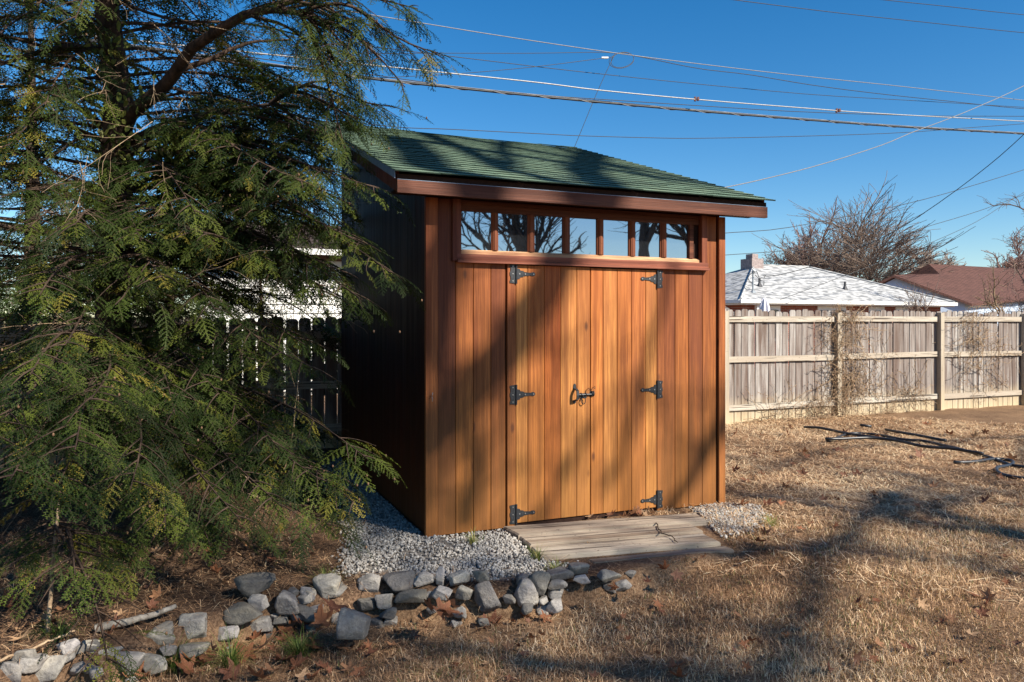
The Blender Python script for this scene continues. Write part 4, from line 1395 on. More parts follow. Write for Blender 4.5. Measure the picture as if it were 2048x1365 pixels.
# ------------------------------------------------------------------ hemlock
def spray(rng, L=.34, step=.03, nsp=.0065, nw=.0026, nl=.012, drop=.12, maxside=.14):
    """flat hemlock spray along +x; returns V (n,3), T, K (0 needle 1 twig)"""
    segs = []
    k = 12
    t = np.linspace(0, 1, k)
    ax = np.stack([L * t, .02 * np.sin(t * 3 + rng.uniform(0, 6)), -drop * L * t ** 2], 1)
    segs.append((ax, .0022))
    x = .02; s = 1
    while x < L * .97:
        f = x / L
        ln = maxside * (1 - f) ** .75 * min(1, .45 + f * 2.4) * rng.uniform(.75, 1.15) + .012
        a = math.radians(rng.uniform(42, 62)) * s
        p = np.array([np.interp(x, ax[:, 0], ax[:, j]) for j in range(3)])
        m = max(3, int(ln / .02))
        tt = np.linspace(0, 1, m)
        d = np.array([math.cos(a), math.sin(a), rng.normal(0, .1)])
        q = p + d * ln * tt[:, None] + np.stack([.12 * ln * tt ** 2, -.0 * tt, -drop * 1.3 * ln * tt ** 2], 1)
        segs.append((q, .0013))
        if ln > .09:
            for g_ in (.35, .6):
                p2 = q[int(g_ * (m - 1))]
                a2 = a - s * math.radians(50) if g_ < .5 else a + s * math.radians(45)
                l2 = ln * .4
                q2 = p2 + np.array([math.cos(a2), math.sin(a2), -.1]) * l2 * np.linspace(0, 1, 3)[:, None]
                segs.append((q2, .001))
        s = -s
        x += step * rng.uniform(.8, 1.2) * .5
    Vs, Ts, Ks, off = [], [], [], 0
    for q, r in segs:
        d = np.diff(q, axis=0); ln = np.linalg.norm(d, axis=1); tot = ln.sum()
        n = max(2, int(tot / nsp))
        s_ = (np.arange(n) + rng.uniform(0, 1)) / n * tot * .999
        cum = np.concatenate([[0], np.cumsum(ln)])
        pts = np.stack([np.interp(s_, cum, q[:, j]) for j in range(3)], 1)
        idx = np.clip(np.searchsorted(cum, s_) - 1, 0, len(d) - 1)
        tg = d[idx] / ln[idx][:, None]
        side = np.where(np.arange(n) % 2 == 0, 1., -1.)[:, None]
        nrm = np.cross(tg, [0, 0, 1.]); nrm /= np.linalg.norm(nrm, axis=1, keepdims=True) + 1e-9
        dirn = tg * .42 + nrm * side + np.array([0, 0, 1]) * rng.normal(.05, .25, (n, 1))
        dirn /= np.linalg.norm(dirn, axis=1, keepdims=True)
        l_ = nl * rng.uniform(.7, 1.15, (n, 1))
        v = np.stack([pts - tg * nw * .5, pts + tg * nw * .5 + dirn * l_ * .4 , pts + dirn * l_, ], 1)
        v[:, 1] = pts + tg * nw * .6
        Vs.append(v.reshape(-1, 3)); Ts.append(np.arange(3 * n).reshape(-1, 3) + off); Ks.append(np.zeros(3 * n)); off += 3 * n
        # twig strip (triangular section is overkill: two crossing strips)
        m = len(q)
        up = np.array([0, 0, r]); 
        sd = np.cross((q[-1] - q[0]) / (tot + 1e-9), [0, 0, 1.]) * r
        v = np.concatenate([q + sd, q - sd])
        i = np.arange(m - 1)
        Vs.append(v); Ts.append(np.concatenate([np.stack([i, i + 1, i + 1 + m], 1), np.stack([i, i + 1 + m, i + m], 1)]) + off); Ks.append(np.ones(2 * m)); off += 2 * m
    return np.concatenate(Vs), np.concatenate(Ts), np.concatenate(Ks)


SPR_N = [spray(RNG, .24 + .05 * (i % 3), .036, .0066, .0085, .0115, .25, .10) for i in range(6)]
SPR_F = [spray(RNG, .34, .045, .011, .013, .015, .22, .13) for i in range(4)]
SPR_FF = [spray(RNG, .42, .08, .022, .024, .022) for i in range(3)]


def bake_sprays(inst, origin):
    """inst: list of (pos, dir, up, scale, variant array, tint)"""
    Vs, Ts, As, off = [], [], [], 0
    for pos, d, up, sc_, (v, t, k), tint in inst:
        d = d / (np.linalg.norm(d) + 1e-9)
        y = np.cross(up, d); y /= np.linalg.norm(y) + 1e-9
        z = np.cross(d, y)
        Vs.append(pos + sc_ * (v[:, :1] * d + v[:, 1:2] * y + v[:, 2:3] * z) - origin)
        Ts.append(t + off); off += len(v)
        As.append(np.where(k > .5, 1.0, np.clip(tint, 0, .96)))
    return np.concatenate(Vs), np.concatenate(Ts), np.concatenate(As)


HB = np.array([-3.42, 6.6, -.05])
hem = empty('hemlock_tree', tuple(HB))
tag(hem, 'big dark hemlock tree with drooping feathery branches left of the shed', 'tree')
rng = np.random.default_rng(5)
# trunk through the photograph's positions
tr_px = [(236, 1000), (228, 700), (222, 480), (232, 320), (238, 200), (226, 110), (214, 20), (205, -160), (200, -500), (200, -900)]
tpts = np.array([P(px, py, 6.6) for px, py in tr_px]); tpts[0, 2] = -.1
trad = np.array([.17, .15, .135, .13, .12, .105, .10, .09, .06, .03])
wood = [(tpts - HB, trad)]


def trunk_at(z):
    return np.array([np.interp(z, tpts[:, 2], tpts[:, j]) for j in range(3)])


inst, cones = [], []


def add_branch(base, tip, droop=.12, sag=.0, foliage=.32, dens=1.0, r0=.022, side_len=1.0, lift=.12):
    base = np.array(base, float); tip = np.array(tip, float)
    R = np.linalg.norm(tip - base)
    n = 12
    t = np.linspace(0, 1, n)[:, None]
    wz = rng.normal(0, .035 * R, 3)
    pts = base + (tip - base) * t + np.array([0, 0, 1]) * (lift * R * np.sin(np.pi * t) * (1 - .3 * t)) + wz * np.sin(2 * np.pi * t) * .5
    wood.append((pts - HB, np.linspace(r0, .004, n)))
    hd = (tip - base) / R
    hor = np.array([hd[0], hd[1], 0]); hor /= np.linalg.norm(hor) + 1e-9
    sd = np.array([-hor[1], hor[0], 0])
    s = foliage * R
    sign = 1
    while s < R:
        if rng.random() < .16:
            s += rng.uniform(.06, .16); sign = -sign
            continue
        f = s / R
        i = min(int(f * (n - 1)), n - 2)
        p = pts[i] + (pts[i + 1] - pts[i]) * (f * (n - 1) - i)
        tg = pts[i + 1] - pts[i]; tg /= np.linalg.norm(tg)
        l2 = side_len * (.16 + .42 * (1 - f) ** .8 * min(1, R / 2.2)) * rng.uniform(.6, 1.2)
        a = math.radians(rng.uniform(28, 78))
        d = tg * math.cos(a) + sd * sign * math.sin(a) + np.array([0, 0, rng.normal(.0, .12)])
        d /= np.linalg.norm(d)
        m = 5
        tt = np.linspace(0, 1, m)[:, None]
        q = p + d * l2 * tt + np.array([0, 0, -1]) * droop * l2 * 2.2 * tt ** 2 + hor * .1 * l2 * tt ** 2
        wood.append((q - HB, np.linspace(.006, .002, m)))
        bt = np.clip(rng.normal(.40, .27), .02, .93)
        u = rng.uniform(.02, .14)
        ss = 1
        while u < l2 + .02:
            g_ = min(u / l2, 1)
            j = min(int(g_ * (m - 1)), m - 2)
            pq = q[j] + (q[j + 1] - q[j]) * (g_ * (m - 1) - j)
            dq = q[j + 1] - q[j]; dq /= np.linalg.norm(dq)
            if rng.random() < dens:
                b_ = math.radians(rng.uniform(15, 55)) * ss
                sd2 = np.cross(dq, [0, 0, 1.])
                dd = dq * math.cos(b_) + sd2 * math.sin(b_) + np.array([0, 0, rng.normal(-.1, .15)])
                upv = np.array([rng.normal(0, .22), rng.normal(0, .22), 1.0])
                inst.append((pq, dd, upv, rng.uniform(.65, 1.15) * (.75 + .35 * (1 - g_)), None, np.clip(bt + rng.normal(0, .12), 0, .96)))
                if rng.random() < .1: cones.append(pq + dd * .2)
            ss = -ss
            u += rng.uniform(.075, .13)
        sign = -sign
        s += rng.uniform(.05, .09)
    # terminal spray
    for _ in range(2):
        inst.append((pts[-2], tip - pts[-3] + rng.normal(0, .03, 3), np.array([0, 0, 1.]), 1.05, None, np.clip(rng.normal(.5, .2), 0, .96)))


def tipP(px, py, Y): return np.array(P(px, py, Y))


# the big bare limbs that show against the sky
def wood_px(seq, r0, r1):
    q = np.array([P(*s) for s in seq])
    t = np.linspace(0, len(q) - 1, 3 * len(q))
    pp = np.stack([np.interp(t, np.arange(len(q)), q[:, k]) for k in range(3)], 1)
    wood.append((pp - HB, np.linspace(r0, r1, len(pp))))
    return pp


big = wood_px([(234, 290, 6.55), (262, 225, 6.4), (319, 183, 6.2), (352, 143, 6.05), (381, 99, 5.9), (440, 59, 5.75), (491, 29, 5.65), (542, 20, 5.55), (600, 26, 5.45), (660, 60, 5.4)], .068, .015)
sec = wood_px([(245, 285, 6.6), (271, 275, 6.55), (315, 264, 6.5), (385, 245, 6.4), (418, 227, 6.35), (476, 220, 6.3), (540, 209, 6.2), (600, 215, 6.1)], .04, .01)
thr = wood_px([(240, 300, 6.7), (330, 300, 6.8), (400, 312, 6.9), (491, 309, 7.0), (560, 300, 7.0)], .03, .008)
fou = wood_px([(352, 143, 6.05), (420, 120, 6.1), (461, 99, 6.15), (505, 84, 6.2), (580, 80, 6.2)], .026, .008)
wood_px([(215, 100, 6.6), (170, 97, 6.5), (128, 95, 6.4), (60, 110, 6.2), (0, 130, 6.1)], .04, .015)
wood_px([(215, 260, 6.6), (150, 210, 6.4), (125, 180, 6.2)], .035, .01)
wood_px([(222, 400, 6.6), (120, 470, 5.7), (40, 460, 5.2), (-40, 440, 5.0)], .03, .012)
wood_px([(235, 560, 6.6), (300, 620, 5.6), (360, 650, 5.0)], .025, .006)

targets = [
    # right-hand outline against sky and shed
    ((600, 26, 5.45), (880, 108, 5.2)), ((542, 20, 5.55), (835, 18, 5.3)), ((600, 26, 5.45), (810, 175, 5.1)), ((540, 209, 6.2), (770, 212, 5.6)), ((540, 209, 6.2), (720, 240, 5.5)),
    ((491, 29, 5.65), (780, 60, 5.5)), ((600, 26, 5.4), (690, 300, 5.2)), ((560, 300, 7.0), (670, 275, 6.3)),
    ((230, 330, 6.6), (758, 378, 5.15)), ((228, 380, 6.6), (705, 410, 5.2)), ((228, 350, 6.6), (660, 330, 5.7)), ((226, 430, 6.6), (730, 490, 5.0)), ((226, 470, 6.6), (780, 545, 4.95)), ((226, 470, 6.6), (700, 480, 5.6)),
    ((226, 500, 6.6), (725, 600, 4.95)), ((226, 540, 6.6), (660, 590, 5.4)), ((228, 560, 6.6), (625, 735, 4.9)), ((228, 600, 6.6), (610, 690, 5.2)), ((228, 520, 6.6), (640, 560, 5.6)),
    # lower skirt
    ((232, 800, 6.6), (735, 918, 4.75)), ((232, 850, 6.6), (708, 1005, 4.55)), ((232, 900, 6.6), (660, 1050, 4.45)), ((232, 820, 6.6), (640, 960, 4.6)), ((232, 760, 6.6), (560, 900, 4.7)), ((232, 860, 6.6), (560, 1010, 4.3)),
    ((232, 840, 6.6), (420, 1090, 4.1)), ((232, 860, 6.6), (330, 1060, 4.0)), ((232, 830, 6.6), (480, 1040, 4.1)), ((230, 780, 6.6), (180, 800, 3.9)), ((230, 760, 6.6), (60, 750, 3.8)), ((230, 820, 6.6), (150, 900, 3.5)),
    ((230, 850, 6.6), (20, 960, 3.4)), ((230, 850, 6.6), (260, 980, 3.7)), ((230, 880, 6.6), (110, 985, 3.6)), ((230, 720, 6.6), (-40, 880, 3.6)),
    ((100, 1040, 4.3), (215, 1320, 3.35)), ((130, 1060, 4.2), (150, 1150, 3.6)), ((230, 740, 6.6), (350, 830, 4.6)), ((230, 700, 6.6), (440, 790, 4.8)), ((230, 700, 6.6), (500, 720, 5.2)),
    # upper crown
    ((205, -100, 6.6), (60, 30, 5.2)), ((215, 60, 6.6), (-20, 90, 5.0)), ((215, 100, 6.6), (90, 210, 5.2)), ((210, -100, 6.6), (420, -40, 5.0)), ((205, -160, 6.6), (560, -60, 4.8)),
    ((205, -160, 6.6), (150, 40, 4.9)), ((222, 161, 6.6), (20, 290, 5.2)), ((491, 29, 5.65), (650, 135, 5.2)), ((600, 26, 5.45), (710, 125, 5.1)), ((476, 220, 6.3), (610, 290, 5.8)),
    ((540, 209, 6.2), (690, 170, 5.8)), ((600, 26, 5.45), (705, 200, 5.3)), ((540, 209, 6.2), (650, 330, 5.7)), ((205, -300, 6.6), (640, -90, 4.9)), ((203, -400, 6.6), (760, -60, 5.0)), 
    ((222, 300, 6.6), (60, 330, 5.4)), ((228, 300, 6.6), (610, 350, 6.0)), ((224, 200, 6.6), (40, 170, 5.6)), ((540, 20, 5.55), (690, 40, 5.3)),
    # middle front
    ((228, 560, 6.6), (80, 590, 4.4)), ((228, 560, 6.6), (230, 610, 4.5)), ((228, 600, 6.6), (330, 560, 4.8)), ((228, 520, 6.6), (420, 470, 4.9)), ((228, 500, 6.6), (150, 450, 4.7)), ((226, 420, 6.6), (520, 420, 5.3)),
    ((226, 400, 6.6), (600, 380, 5.6)), ((226, 430, 6.6), (40, 380, 5.0)), ((226, 460, 6.6), (330, 430, 5.2)), ((228, 560, 6.6), (540, 520, 5.2)), ((228, 600, 6.6), (430, 620, 4.9)), ((228, 640, 6.6), (130, 690, 4.2)),
]
for k in range(14):
    tx, ty = (rng.uniform(20, 690), rng.uniform(360, 610)) if k < 8 else (rng.uniform(500, 670), rng.uniform(300, 560))
    targets.append(((228 + (30 if tx > 300 else -10), ty - rng.uniform(10, 90), 6.6), (tx, ty, rng.uniform(4.9, 6.3))))
targets += [((228, 330, 6.6), (665, 300, 5.5)), ((228, 330, 6.6), (680, 345, 5.4)), ((230, 250, 6.6), (655, 245, 5.6)), ((230, 300, 6.6), (690, 285, 5.4)), ((228, 420, 6.6), (690, 455, 5.3)), ((228, 470, 6.6), (690, 545, 5.2))]
for b0, t0 in targets:
    add_branch(tipP(*b0), tipP(*t0), r0=.02, foliage=.3 if b0[2] > 6.4 else .05, side_len=1.05)
# general whorls: sides, back and the part above the frame
cam_az = math.atan2(-HB[1], -HB[0])
z = .5
gold = 0.0
while z < 8.6:
    for _ in range(3 if z < 6 else 2):
        gold += 2.399963 + rng.normal(0, .25)
        az = gold
        da = abs((az - cam_az + math.pi) % (2 * math.pi) - math.pi)
        R = np.interp(z, [0, 1.5, 4, 6, 8.6], [2.6, 2.9, 2.8, 2.0, .5]) * rng.uniform(.75, 1.1)
        if da < .75 and 2.0 < z < 4.6: continue
        if da < 1.15 and z <= 1.5: continue
        if da < .8 and z <= 2.0 and rng.random() < .7: continue
        rt = abs((az + .05 + math.pi) % (2 * math.pi) - math.pi)       # towards the shed
        if rt < .8 and z < 1.75: R = min(R, 1.0)
        if rt < .6 and z >= 1.75: R = min(R, 2.1)
        tip = trunk_at(z) + np.array([math.cos(az) * R, math.sin(az) * R, np.interp(z, [0, 2, 8.6], [-.35, -.25, .3]) * R * .6])
        if tip[2] < .1: tip[2] = .1
        add_branch(trunk_at(z), tip, dens=.8, r0=.02)
    z += .12 if z < 1.8 else .118 if z < 5 else .2
# sort sprays by distance to pick detail, keep the budget
out_i = []
for pos, d, up, s, _, tint in inst:
    r = math.hypot(pos[0], pos[1])
    kx = (pos[0] / max(pos[1], .3)) * FPX + 1024
    ky = HOR - (pos[2] - EYE) / max(pos[1], .3) * FPX
    vis = -150 < kx < 950 and -150 < ky < 1450 and pos[1] < 7.0
    if pos[2] < .28 and pos[1] < 4.6 and rng.random() < .55: continue
    if pos[2] < .02: pos = pos + np.array([0, 0, .05 - pos[2]])
    # stay clear of the shed's walls and roof
    q = pos - np.array([CX, CY, 0]); qa = q[0] * U.x + q[1] * U.y; qd = q[0] * B.x + q[1] * B.y
    if -.12 < qa < W and -.05 < qd < D and pos[2] < 2.6: continue
    src = SPR_N if vis and r < 6.3 else SPR_F if vis else SPR_FF
    out_i.append((pos, d, up, s * (1.0 if vis else 1.15), src[rng.integers(len(src))], tint))
V, T, A = bake_sprays(out_i, HB)
print('HEMLOCK sprays', len(out_i), 'tris', len(T))
fo = link('crown', tri_mesh('crown', V, T, M['needle'], A), hem)
fo['kind'] = 'stuff'
V, T = tubes_np(wood[:1], 12)
link('trunk', tri_mesh('trunk', V, T, M['hem_bark'], None, True), hem)
V, T = tubes_np(wood[1:])
lm = link('limbs', tri_mesh('limbs', V, T, M['hem_bark'], None, True), hem)
lm['kind'] = 'stuff'
# dead inner twigs
dead = []
for _ in range(420):
    zt_ = rng.uniform(.2, 4.5)
    az = rng.uniform(0, 2 * math.pi)
    r_ = rng.uniform(.1, 1.8)
    p = trunk_at(zt_) + np.array([math.cos(az) * r_, math.sin(az) * r_, rng.normal(0, .1)])
    d = np.array([math.cos(az) + rng.normal(0, .6), math.sin(az) + rng.normal(0, .6), rng.normal(-.5, .6)])
    grow(rng, p, d, rng.uniform(.2, .6), rng.uniform(.002, .005), 0, 1, dead, -.03, .7, 3, .5, .15, .6, .2)
V, T = tubes_np([(p - HB, np.maximum(r, .0012)) for p, r in dead], 3)
o = link('dead_twigs', tri_mesh('dead_twigs', V, T, M['twig_dry']), hem); o['kind'] = 'stuff'
v1, f1 = ICO1
cs_ = [c for c in cones if c[1] < 6.6][:260]
V = np.concatenate([v1 * np.array([.007, .007, .011]) + c - HB - np.array([0, 0, .03]) for c in cs_]); T = np.concatenate([f1 + i * len(v1) for i in range(len(cs_))])
o = link('cones', tri_mesh('cones', V, T, M['cone']), hem); o['kind'] = 'stuff'

# climbing vine with pale leaves round the trunk
def leaf_cloud(name, label, cat, centres, n, mat, size, seed, stems=None):
    rng = np.random.default_rng(seed)
    Vs, Ts, As = [], [], []
    o0 = np.array(centres[0][0])
    for i in range(n):
        c, sg = centres[rng.integers(len(centres))]
        p = np.array(c) + rng.normal(0, 1, 3) * np.array(sg)
        d = np.array([rng.normal(0, .5), rng.normal(-.2, .5), -1.0 + rng.normal(0, .4)]); d /= np.linalg.norm(d)
        s = np.cross(d, rng.normal(0, 1, 3)); s /= np.linalg.norm(s)
        l = size * rng.uniform(.7, 1.3)
        nn = np.cross(d, s) * .12 * l
        k = len(Vs) * 6
        Vs.append(np.array([p, p + d * l * .35 + s * l * .26, p + d * l * .35 - s * l * .26, p + d * l * .7 + s * l * .2 + nn, p + d * l * .7 - s * l * .2 + nn, p + d * l + nn]) - o0)
        Ts.append(np.array([[0, 1, 2], [1, 3, 2], [2, 3, 4], [3, 5, 4]]) + k)
        As.append(np.full(6, rng.random()))
    root = empty(name, tuple(o0))
    tag(root, label, cat)
    o = link('leaves', tri_mesh('leaves', np.concatenate(Vs), np.concatenate(Ts), mat, np.concatenate(As)), root); o['kind'] = 'stuff'
    if stems:
        V, T = tubes_np([(np.array(s) - o0, np.full(len(s), .006)) for s in stems], 4)
        link('stem', tri_mesh('stem', V, T, M['hem_bark']), root)
    return root


cl = [(P(330, 320, 6.1), (.14, .12, .09)), (P(390, 335, 6.0), (.16, .12, .08)), (P(350, 285, 6.0), (.14, .1, .07)), (P(430, 365, 5.9), (.12, .1, .06)), (P(260, 250, 6.3), (.1, .1, .3)), (P(200, 180, 6.3), (.18, .1, .22)),
      (P(235, 330, 6.35), (.12, .08, .3)), (P(300, 360, 6.1), (.18, .1, .1)), (P(180, 110, 6.3), (.2, .1, .15))]
leaf_cloud('climbing_vine', 'leafy vine with small pale oval leaves climbing the hemlock trunk', 'vine', cl, 620, M['vine_leaf'], .075, 9,
           [[P(232, 700, 6.4), P(226, 420, 6.42), P(235, 300, 6.4), P(225, 160, 6.4), P(215, 60, 6.4)], [P(230, 380, 6.4), P(300, 300, 6.2), P(360, 290, 6.05), P(440, 350, 5.95)]])

# evergreen beyond the fence on the left
def conifer(name, label, base, h, R, seed, n, mat, src, wood_mat, zlow=.12):
    rng = np.random.default_rng(seed)
    base = np.array(base, float)
    root = empty(name, tuple(base)); tag(root, label, 'tree')
    wd = [(np.array([[0, 0, 0], [.05, 0, h * .5], [0, 0, h]]), np.array([h * .022, h * .014, .02]))]
    ins = []
    for i in range(n):
        f = 1 - math.sqrt(rng.uniform(0, 1)) * (1 - zlow)
        f = zlow + (1 - zlow) * (1 - math.sqrt(rng.random()))
        az = rng.uniform(0, 2 * math.pi)
        r = R * (1 - f) ** .7 * math.sqrt(rng.uniform(.15, 1)) * (1 + .25 * math.sin(f * 31))
        p = np.array([math.cos(az) * r, math.sin(az) * r, f * h - .12 * r])
        d = np.array([math.cos(az), math.sin(az), rng.normal(-.15, .25)])
        ins.append((p, d, np.array([rng.normal(0, .3), rng.normal(0, .3), 1.]), rng.uniform(1.2, 2.0) * R / 2.2, src[rng.integers(len(src))], rng.uniform(.05, .9)))
        if i % 14 == 0: wd.append((np.array([[0, 0, p[2] - .1], p]), np.array([.035, .008])))
    V, T, A = bake_sprays(ins, np.zeros(3))
    o = link('crown', tri_mesh('crown', V, T, mat, A), root); o['kind'] = 'stuff'
    V, T = tubes_np(wd, 6)
    link('trunk', tri_mesh('trunk', V, T, wood_mat), root)
    return root


conifer('pine_tree', 'pale sunlit evergreen standing beyond the fence behind the hemlock', base_at(60, 12.5), 7.5, 2.6, 15, 900, M['pine'], SPR_FF, M['hem_bark'])
conifer('arborvitae_tree', 'dense dark evergreen column behind the fence left of the white house', base_at(335, 12.0), 4.4, 1.0, 18, 900, M['needle'], SPR_FF, M['hem_bark'], .03)
conifer('arborvitae_tree', 'dense dark evergreen column behind the fence at the far left', base_at(150, 12.2), 4.0, 1.1, 19, 900, M['needle'], SPR_FF, M['hem_bark'], .03)
conifer('privet_shrub', 'dark leafy shrub crowding the back of the fence beside the shed', base_at(655, 11.4), 1.85, 1.1, 24, 700, M['needle'], SPR_FF, M['hem_bark'], .4)
conifer('arborvitae_tree', 'low dense dark evergreen behind the fence in front of the white house', base_at(520, 12.4), 2.5, 1.0, 20, 700, M['needle'], SPR_FF, M['hem_bark'], .03)

# ------------------------------------------------------------------ overhead cables
def wY(px, Y0=15.0): return Y0 / (1 - .425 * (px - 1024) / FPX)


def cable(label, pts, r, mat, Y0=15.0, depth=None, name='overhead_cable', group=None, n=3):
    q = np.array([P(x, y, (depth(x) if depth else wY(x, Y0))) for x, y in pts])
    k = len(q)
    t = np.linspace(0, k - 1, max(k * n, 8))
    # smooth interpolation
    def cr(v):
        vv = np.concatenate([[2 * v[0] - v[1]], v, [2 * v[-1] - v[-2]]])
        i = np.minimum(t.astype(int), k - 2); f = t - i
        a, b, c, d = vv[i], vv[i + 1], vv[i + 2], vv[i + 3]
        return .5 * (2 * b + (c - a) * f + (2 * a - 5 * b + 4 * c - d) * f ** 2 + (3 * b - a - 3 * c + d) * f ** 3)
    pp = np.stack([cr(q[:, j]) for j in range(3)], 1)
    o0 = pp[len(pp) // 2].copy()
    V, T = tubes_np([(pp - o0, np.full(len(pp), r))], 6)
    o = link(name, tri_mesh(name, V, T, mat, None, True), None, tuple(o0))
    tag(o, label, 'cable', group)
    return o, pp


def ext(pts):
    (x0, y0), (x1, y1) = pts[0], pts[1]
    (x2, y2), (x3, y3) = pts[-2], pts[-1]
    s0 = (y1 - y0) / (x1 - x0); s1 = (y3 - y2) / (x3 - x2)
    out = list(pts)
    if x3 > 2000: out.append((2500, y3 + s1 * (2500 - x3)))
    if x0 < 880: out.insert(0, (150, y0 + s0 * (150 - x0)))
    return out


cable('thin pale cable running highest from the hemlock through the coiled loop', ext([(815, 42), (1000, 72), (1220, 105), (1400, 128.5), (1600, 152), (1800, 173), (2048, 201)]), .009, M['wire_mid'])
cable('dark cable leaving the coiled loop and sagging to the right', [(1236, 106), (1300, 118), (1400, 138), (1500, 150), (1620, 170), (1750, 187), (1900, 203), (2048, 218), (2300, 236)], .008, M['wire_dark'])
cable('thin dark cable third from the top where it leaves the hemlock', ext([(780, 98), (860, 108), (1075, 134), (1225, 151), (1400, 169), (1630, 190), (1850, 203), (2048, 215)]), .007, M['wire_dark'], 15.3)
cable('bright bare aluminium cable with two small clamps', ext([(775, 134), (900, 147), (1080, 166), (1200, 181), (1400, 200), (1600, 216), (1764, 228), (2048, 243)]), .013, M['wire_pale'], 14.8)
cable('thin dark cable just above the thick lashed cable', ext([(760, 152), (900, 172), (1075, 190), (1200, 199), (1400, 212), (1600, 224), (1850, 232), (2048, 233)]), .008, M['wire_dark'], 15.2)
o5, pp5 = cable('thick dark cable wound with a bright lashing wire', ext([(700, 152), (760, 160), (900, 175), (1076, 193), (1200, 205), (1400, 223), (1600, 239), (1800, 254), (2048, 268)]), .022, M['wire_dark'], 15.0, n=12)
hel = []
d5 = np.cumsum(np.concatenate([[0], np.linalg.norm(np.diff(pp5, axis=0), axis=1)]))
ss = np.arange(0, d5[-1], .06)
for s in ss:
    p = np.array([np.interp(s, d5, pp5[:, j]) for j in range(3)])
    hel.append(p + .025 * (math.cos(s * 6.5) * np.array([-.39, .92, 0]) + math.sin(s * 6.5) * np.array([0, 0, 1])))
V, T = tubes_np([(np.array(hel) - np.array(o5.location), np.full(len(hel), .006))], 4)
link('lashing_wire', tri_mesh('lashing_wire', V, T, M['wire_mid']), o5)
ms = MB(); m0_ = np.array(o5.location)
mp_ = [Vector(p - m0_ + np.array([0, 0, .03])) for p in pp5[::4]]
ms.tube(mp_, .007, 5); ms.obj('messenger_wire', M['wire_mid'], o5)
cable('lowest dark cable skimming the shed roof ridge', ext([(640, 238), (800, 255), (900, 259), (1080, 268), (1160, 272), (1300, 276), (1400, 277), (1600, 273), (1800, 266), (1950, 255), (2048, 248)]), .007, M['wire_dark'], 14.4)
cable('level thin cable meeting the coiled loop from the left', [(500, 110), (855, 107), (1060, 107), (1190, 105), (1232, 107)], .006, M['wire_dark'])
cable('rising thin cable that ends at a white clamp by the loop', [(560, 166), (780, 155), (915, 148), (1070, 134), (1205, 117), (1228, 114)], .006, M['wire_dark'])
cable('steep thin cable dropping from the coiled loop behind the shed roof', [(1230, 108), (1210, 150), (1188, 200), (1150, 292), (1110, 385)], .006, M['wire_dark'], 15.0)
lp2 = []
for i in range(40):
    t = i / 39 * 2 * math.pi * 2
    lp2.append((1244 + (24 + 2 * math.sin(t * .5)) * math.cos(t), 121 + (15 + math.sin(t * .7)) * math.sin(t) - 3 * math.cos(t)))
cable('small coiled loop of spare cable hanging on the highest line', lp2, .006, M['wire_dark'], 15.0, n=1, name='cable_coil')
cl_ = MB(); pc = P(1210, 116, wY(1210))
cl_.box(-.07, .07, -.02, .02, -.016, .016); tag(cl_.obj('cable_clamp', M['white'], None, pc), 'small white clamp beside the coiled cable loop', 'clamp')
for i, (x, y) in enumerate(((1393, 197), (1676, 220))):
    b_ = MB(); b_.box(-.05, -.01, -.03, .03, -.04, .05); b_.box(.015, .055, -.03, .03, -.03, .045); b_.box(-.06, .06, -.015, .015, -.012, .012)
    tag(b_.obj('cable_clamp', mat_flat('rusty_clamp', (.14, .06, .05), .7), None, P(x, y + 2, wY(x, 14.8))), ('rusty clamp on the bright cable above the shed doors' if i == 0 else 'rusty clamp on the bright cable farther right over the trees'), 'clamp')
cable('thin cable crossing the upper right sky', [(1330, -18), (1467, 0), (1560, 12), (1700, 29), (1850, 45), (2048, 66), (2400, 98)], .009, M['wire_dark'], 16)
cable('thin cable cutting the top right corner of the sky', [(1640, -14), (1765, 0), (1900, 14), (2048, 30), (2400, 62)], .009, M['wire_dark'], 16)
lin = lambda x0, y0, x1, y1: (lambda x: y0 + (y1 - y0) * (x - x0) / (x1 - x0))
cable('pale twisted service cable rising from behind the shed to the upper right', [(1300, 405), (1447, 376), (1530, 358), (1640, 330), (1760, 292), (1825, 265), (1900, 237), (1965, 210), (2048, 172), (2250, 70)], .010, M['wire_mid'], depth=lin(1300, 13, 2250, 22))
mpx = 1024 + MAST.x / MAST.y * FPX; mpy = HOR - (MAST.z - EYE) / MAST.y * FPX
cable('dark service drop sweeping from the upper right to the roof mast', [(mpx + 20, mpy + 4), (1560, 550), (1630, 530), (1760, 478), (1850, 425), (1960, 345), (2048, 269), (2200, 120)], .012, M['wire_dark'], depth=lin(1520, MAST.y, 2200, 22))
cable('thin cable slanting across the bare tree crowns', [(1300, 480), (1443, 467), (1560, 458), (1700, 432), (1800, 411), (1900, 385), (2048, 340), (2250, 275)], .012, M['wire_dark'], 22)
cable('thin cable running low past the chimney', [(1300, 520), (1443, 511), (1560, 503), (1640, 497), (1760, 484), (1850, 455), (1950, 425), (2048, 390), (2250, 320)], .012, M['wire_dark'], 24)
cable('lower slanting cable over the brown roof', [(1560, 600), (1700, 548), (1800, 510), (1880, 478), (1960, 440), (2048, 385), (2250, 270)], .010, M['wire_dark'], 22)

# ------------------------------------------------------------------ loose ground cover
def shed_local(x, y):
    qx, qy = x - CX, y - CY
    return qx * U.x + qy * U.y, qx * B.x + qy * B.y


def blocked(x, y, m=0.0):
    a, d = shed_local(x, y)
    shed_in = (a > -.02 - m) & (a < W + .02 + m) & (d > -.02 - m) & (d < D)
    st = in_poly(x, y, [tuple(G(*zz8(*p), .0))[:2] for p in ((95, 370), (1700, 262), (2000, 580), (850, 720), (800, 655), (405, 650))])
    return shed_in | st


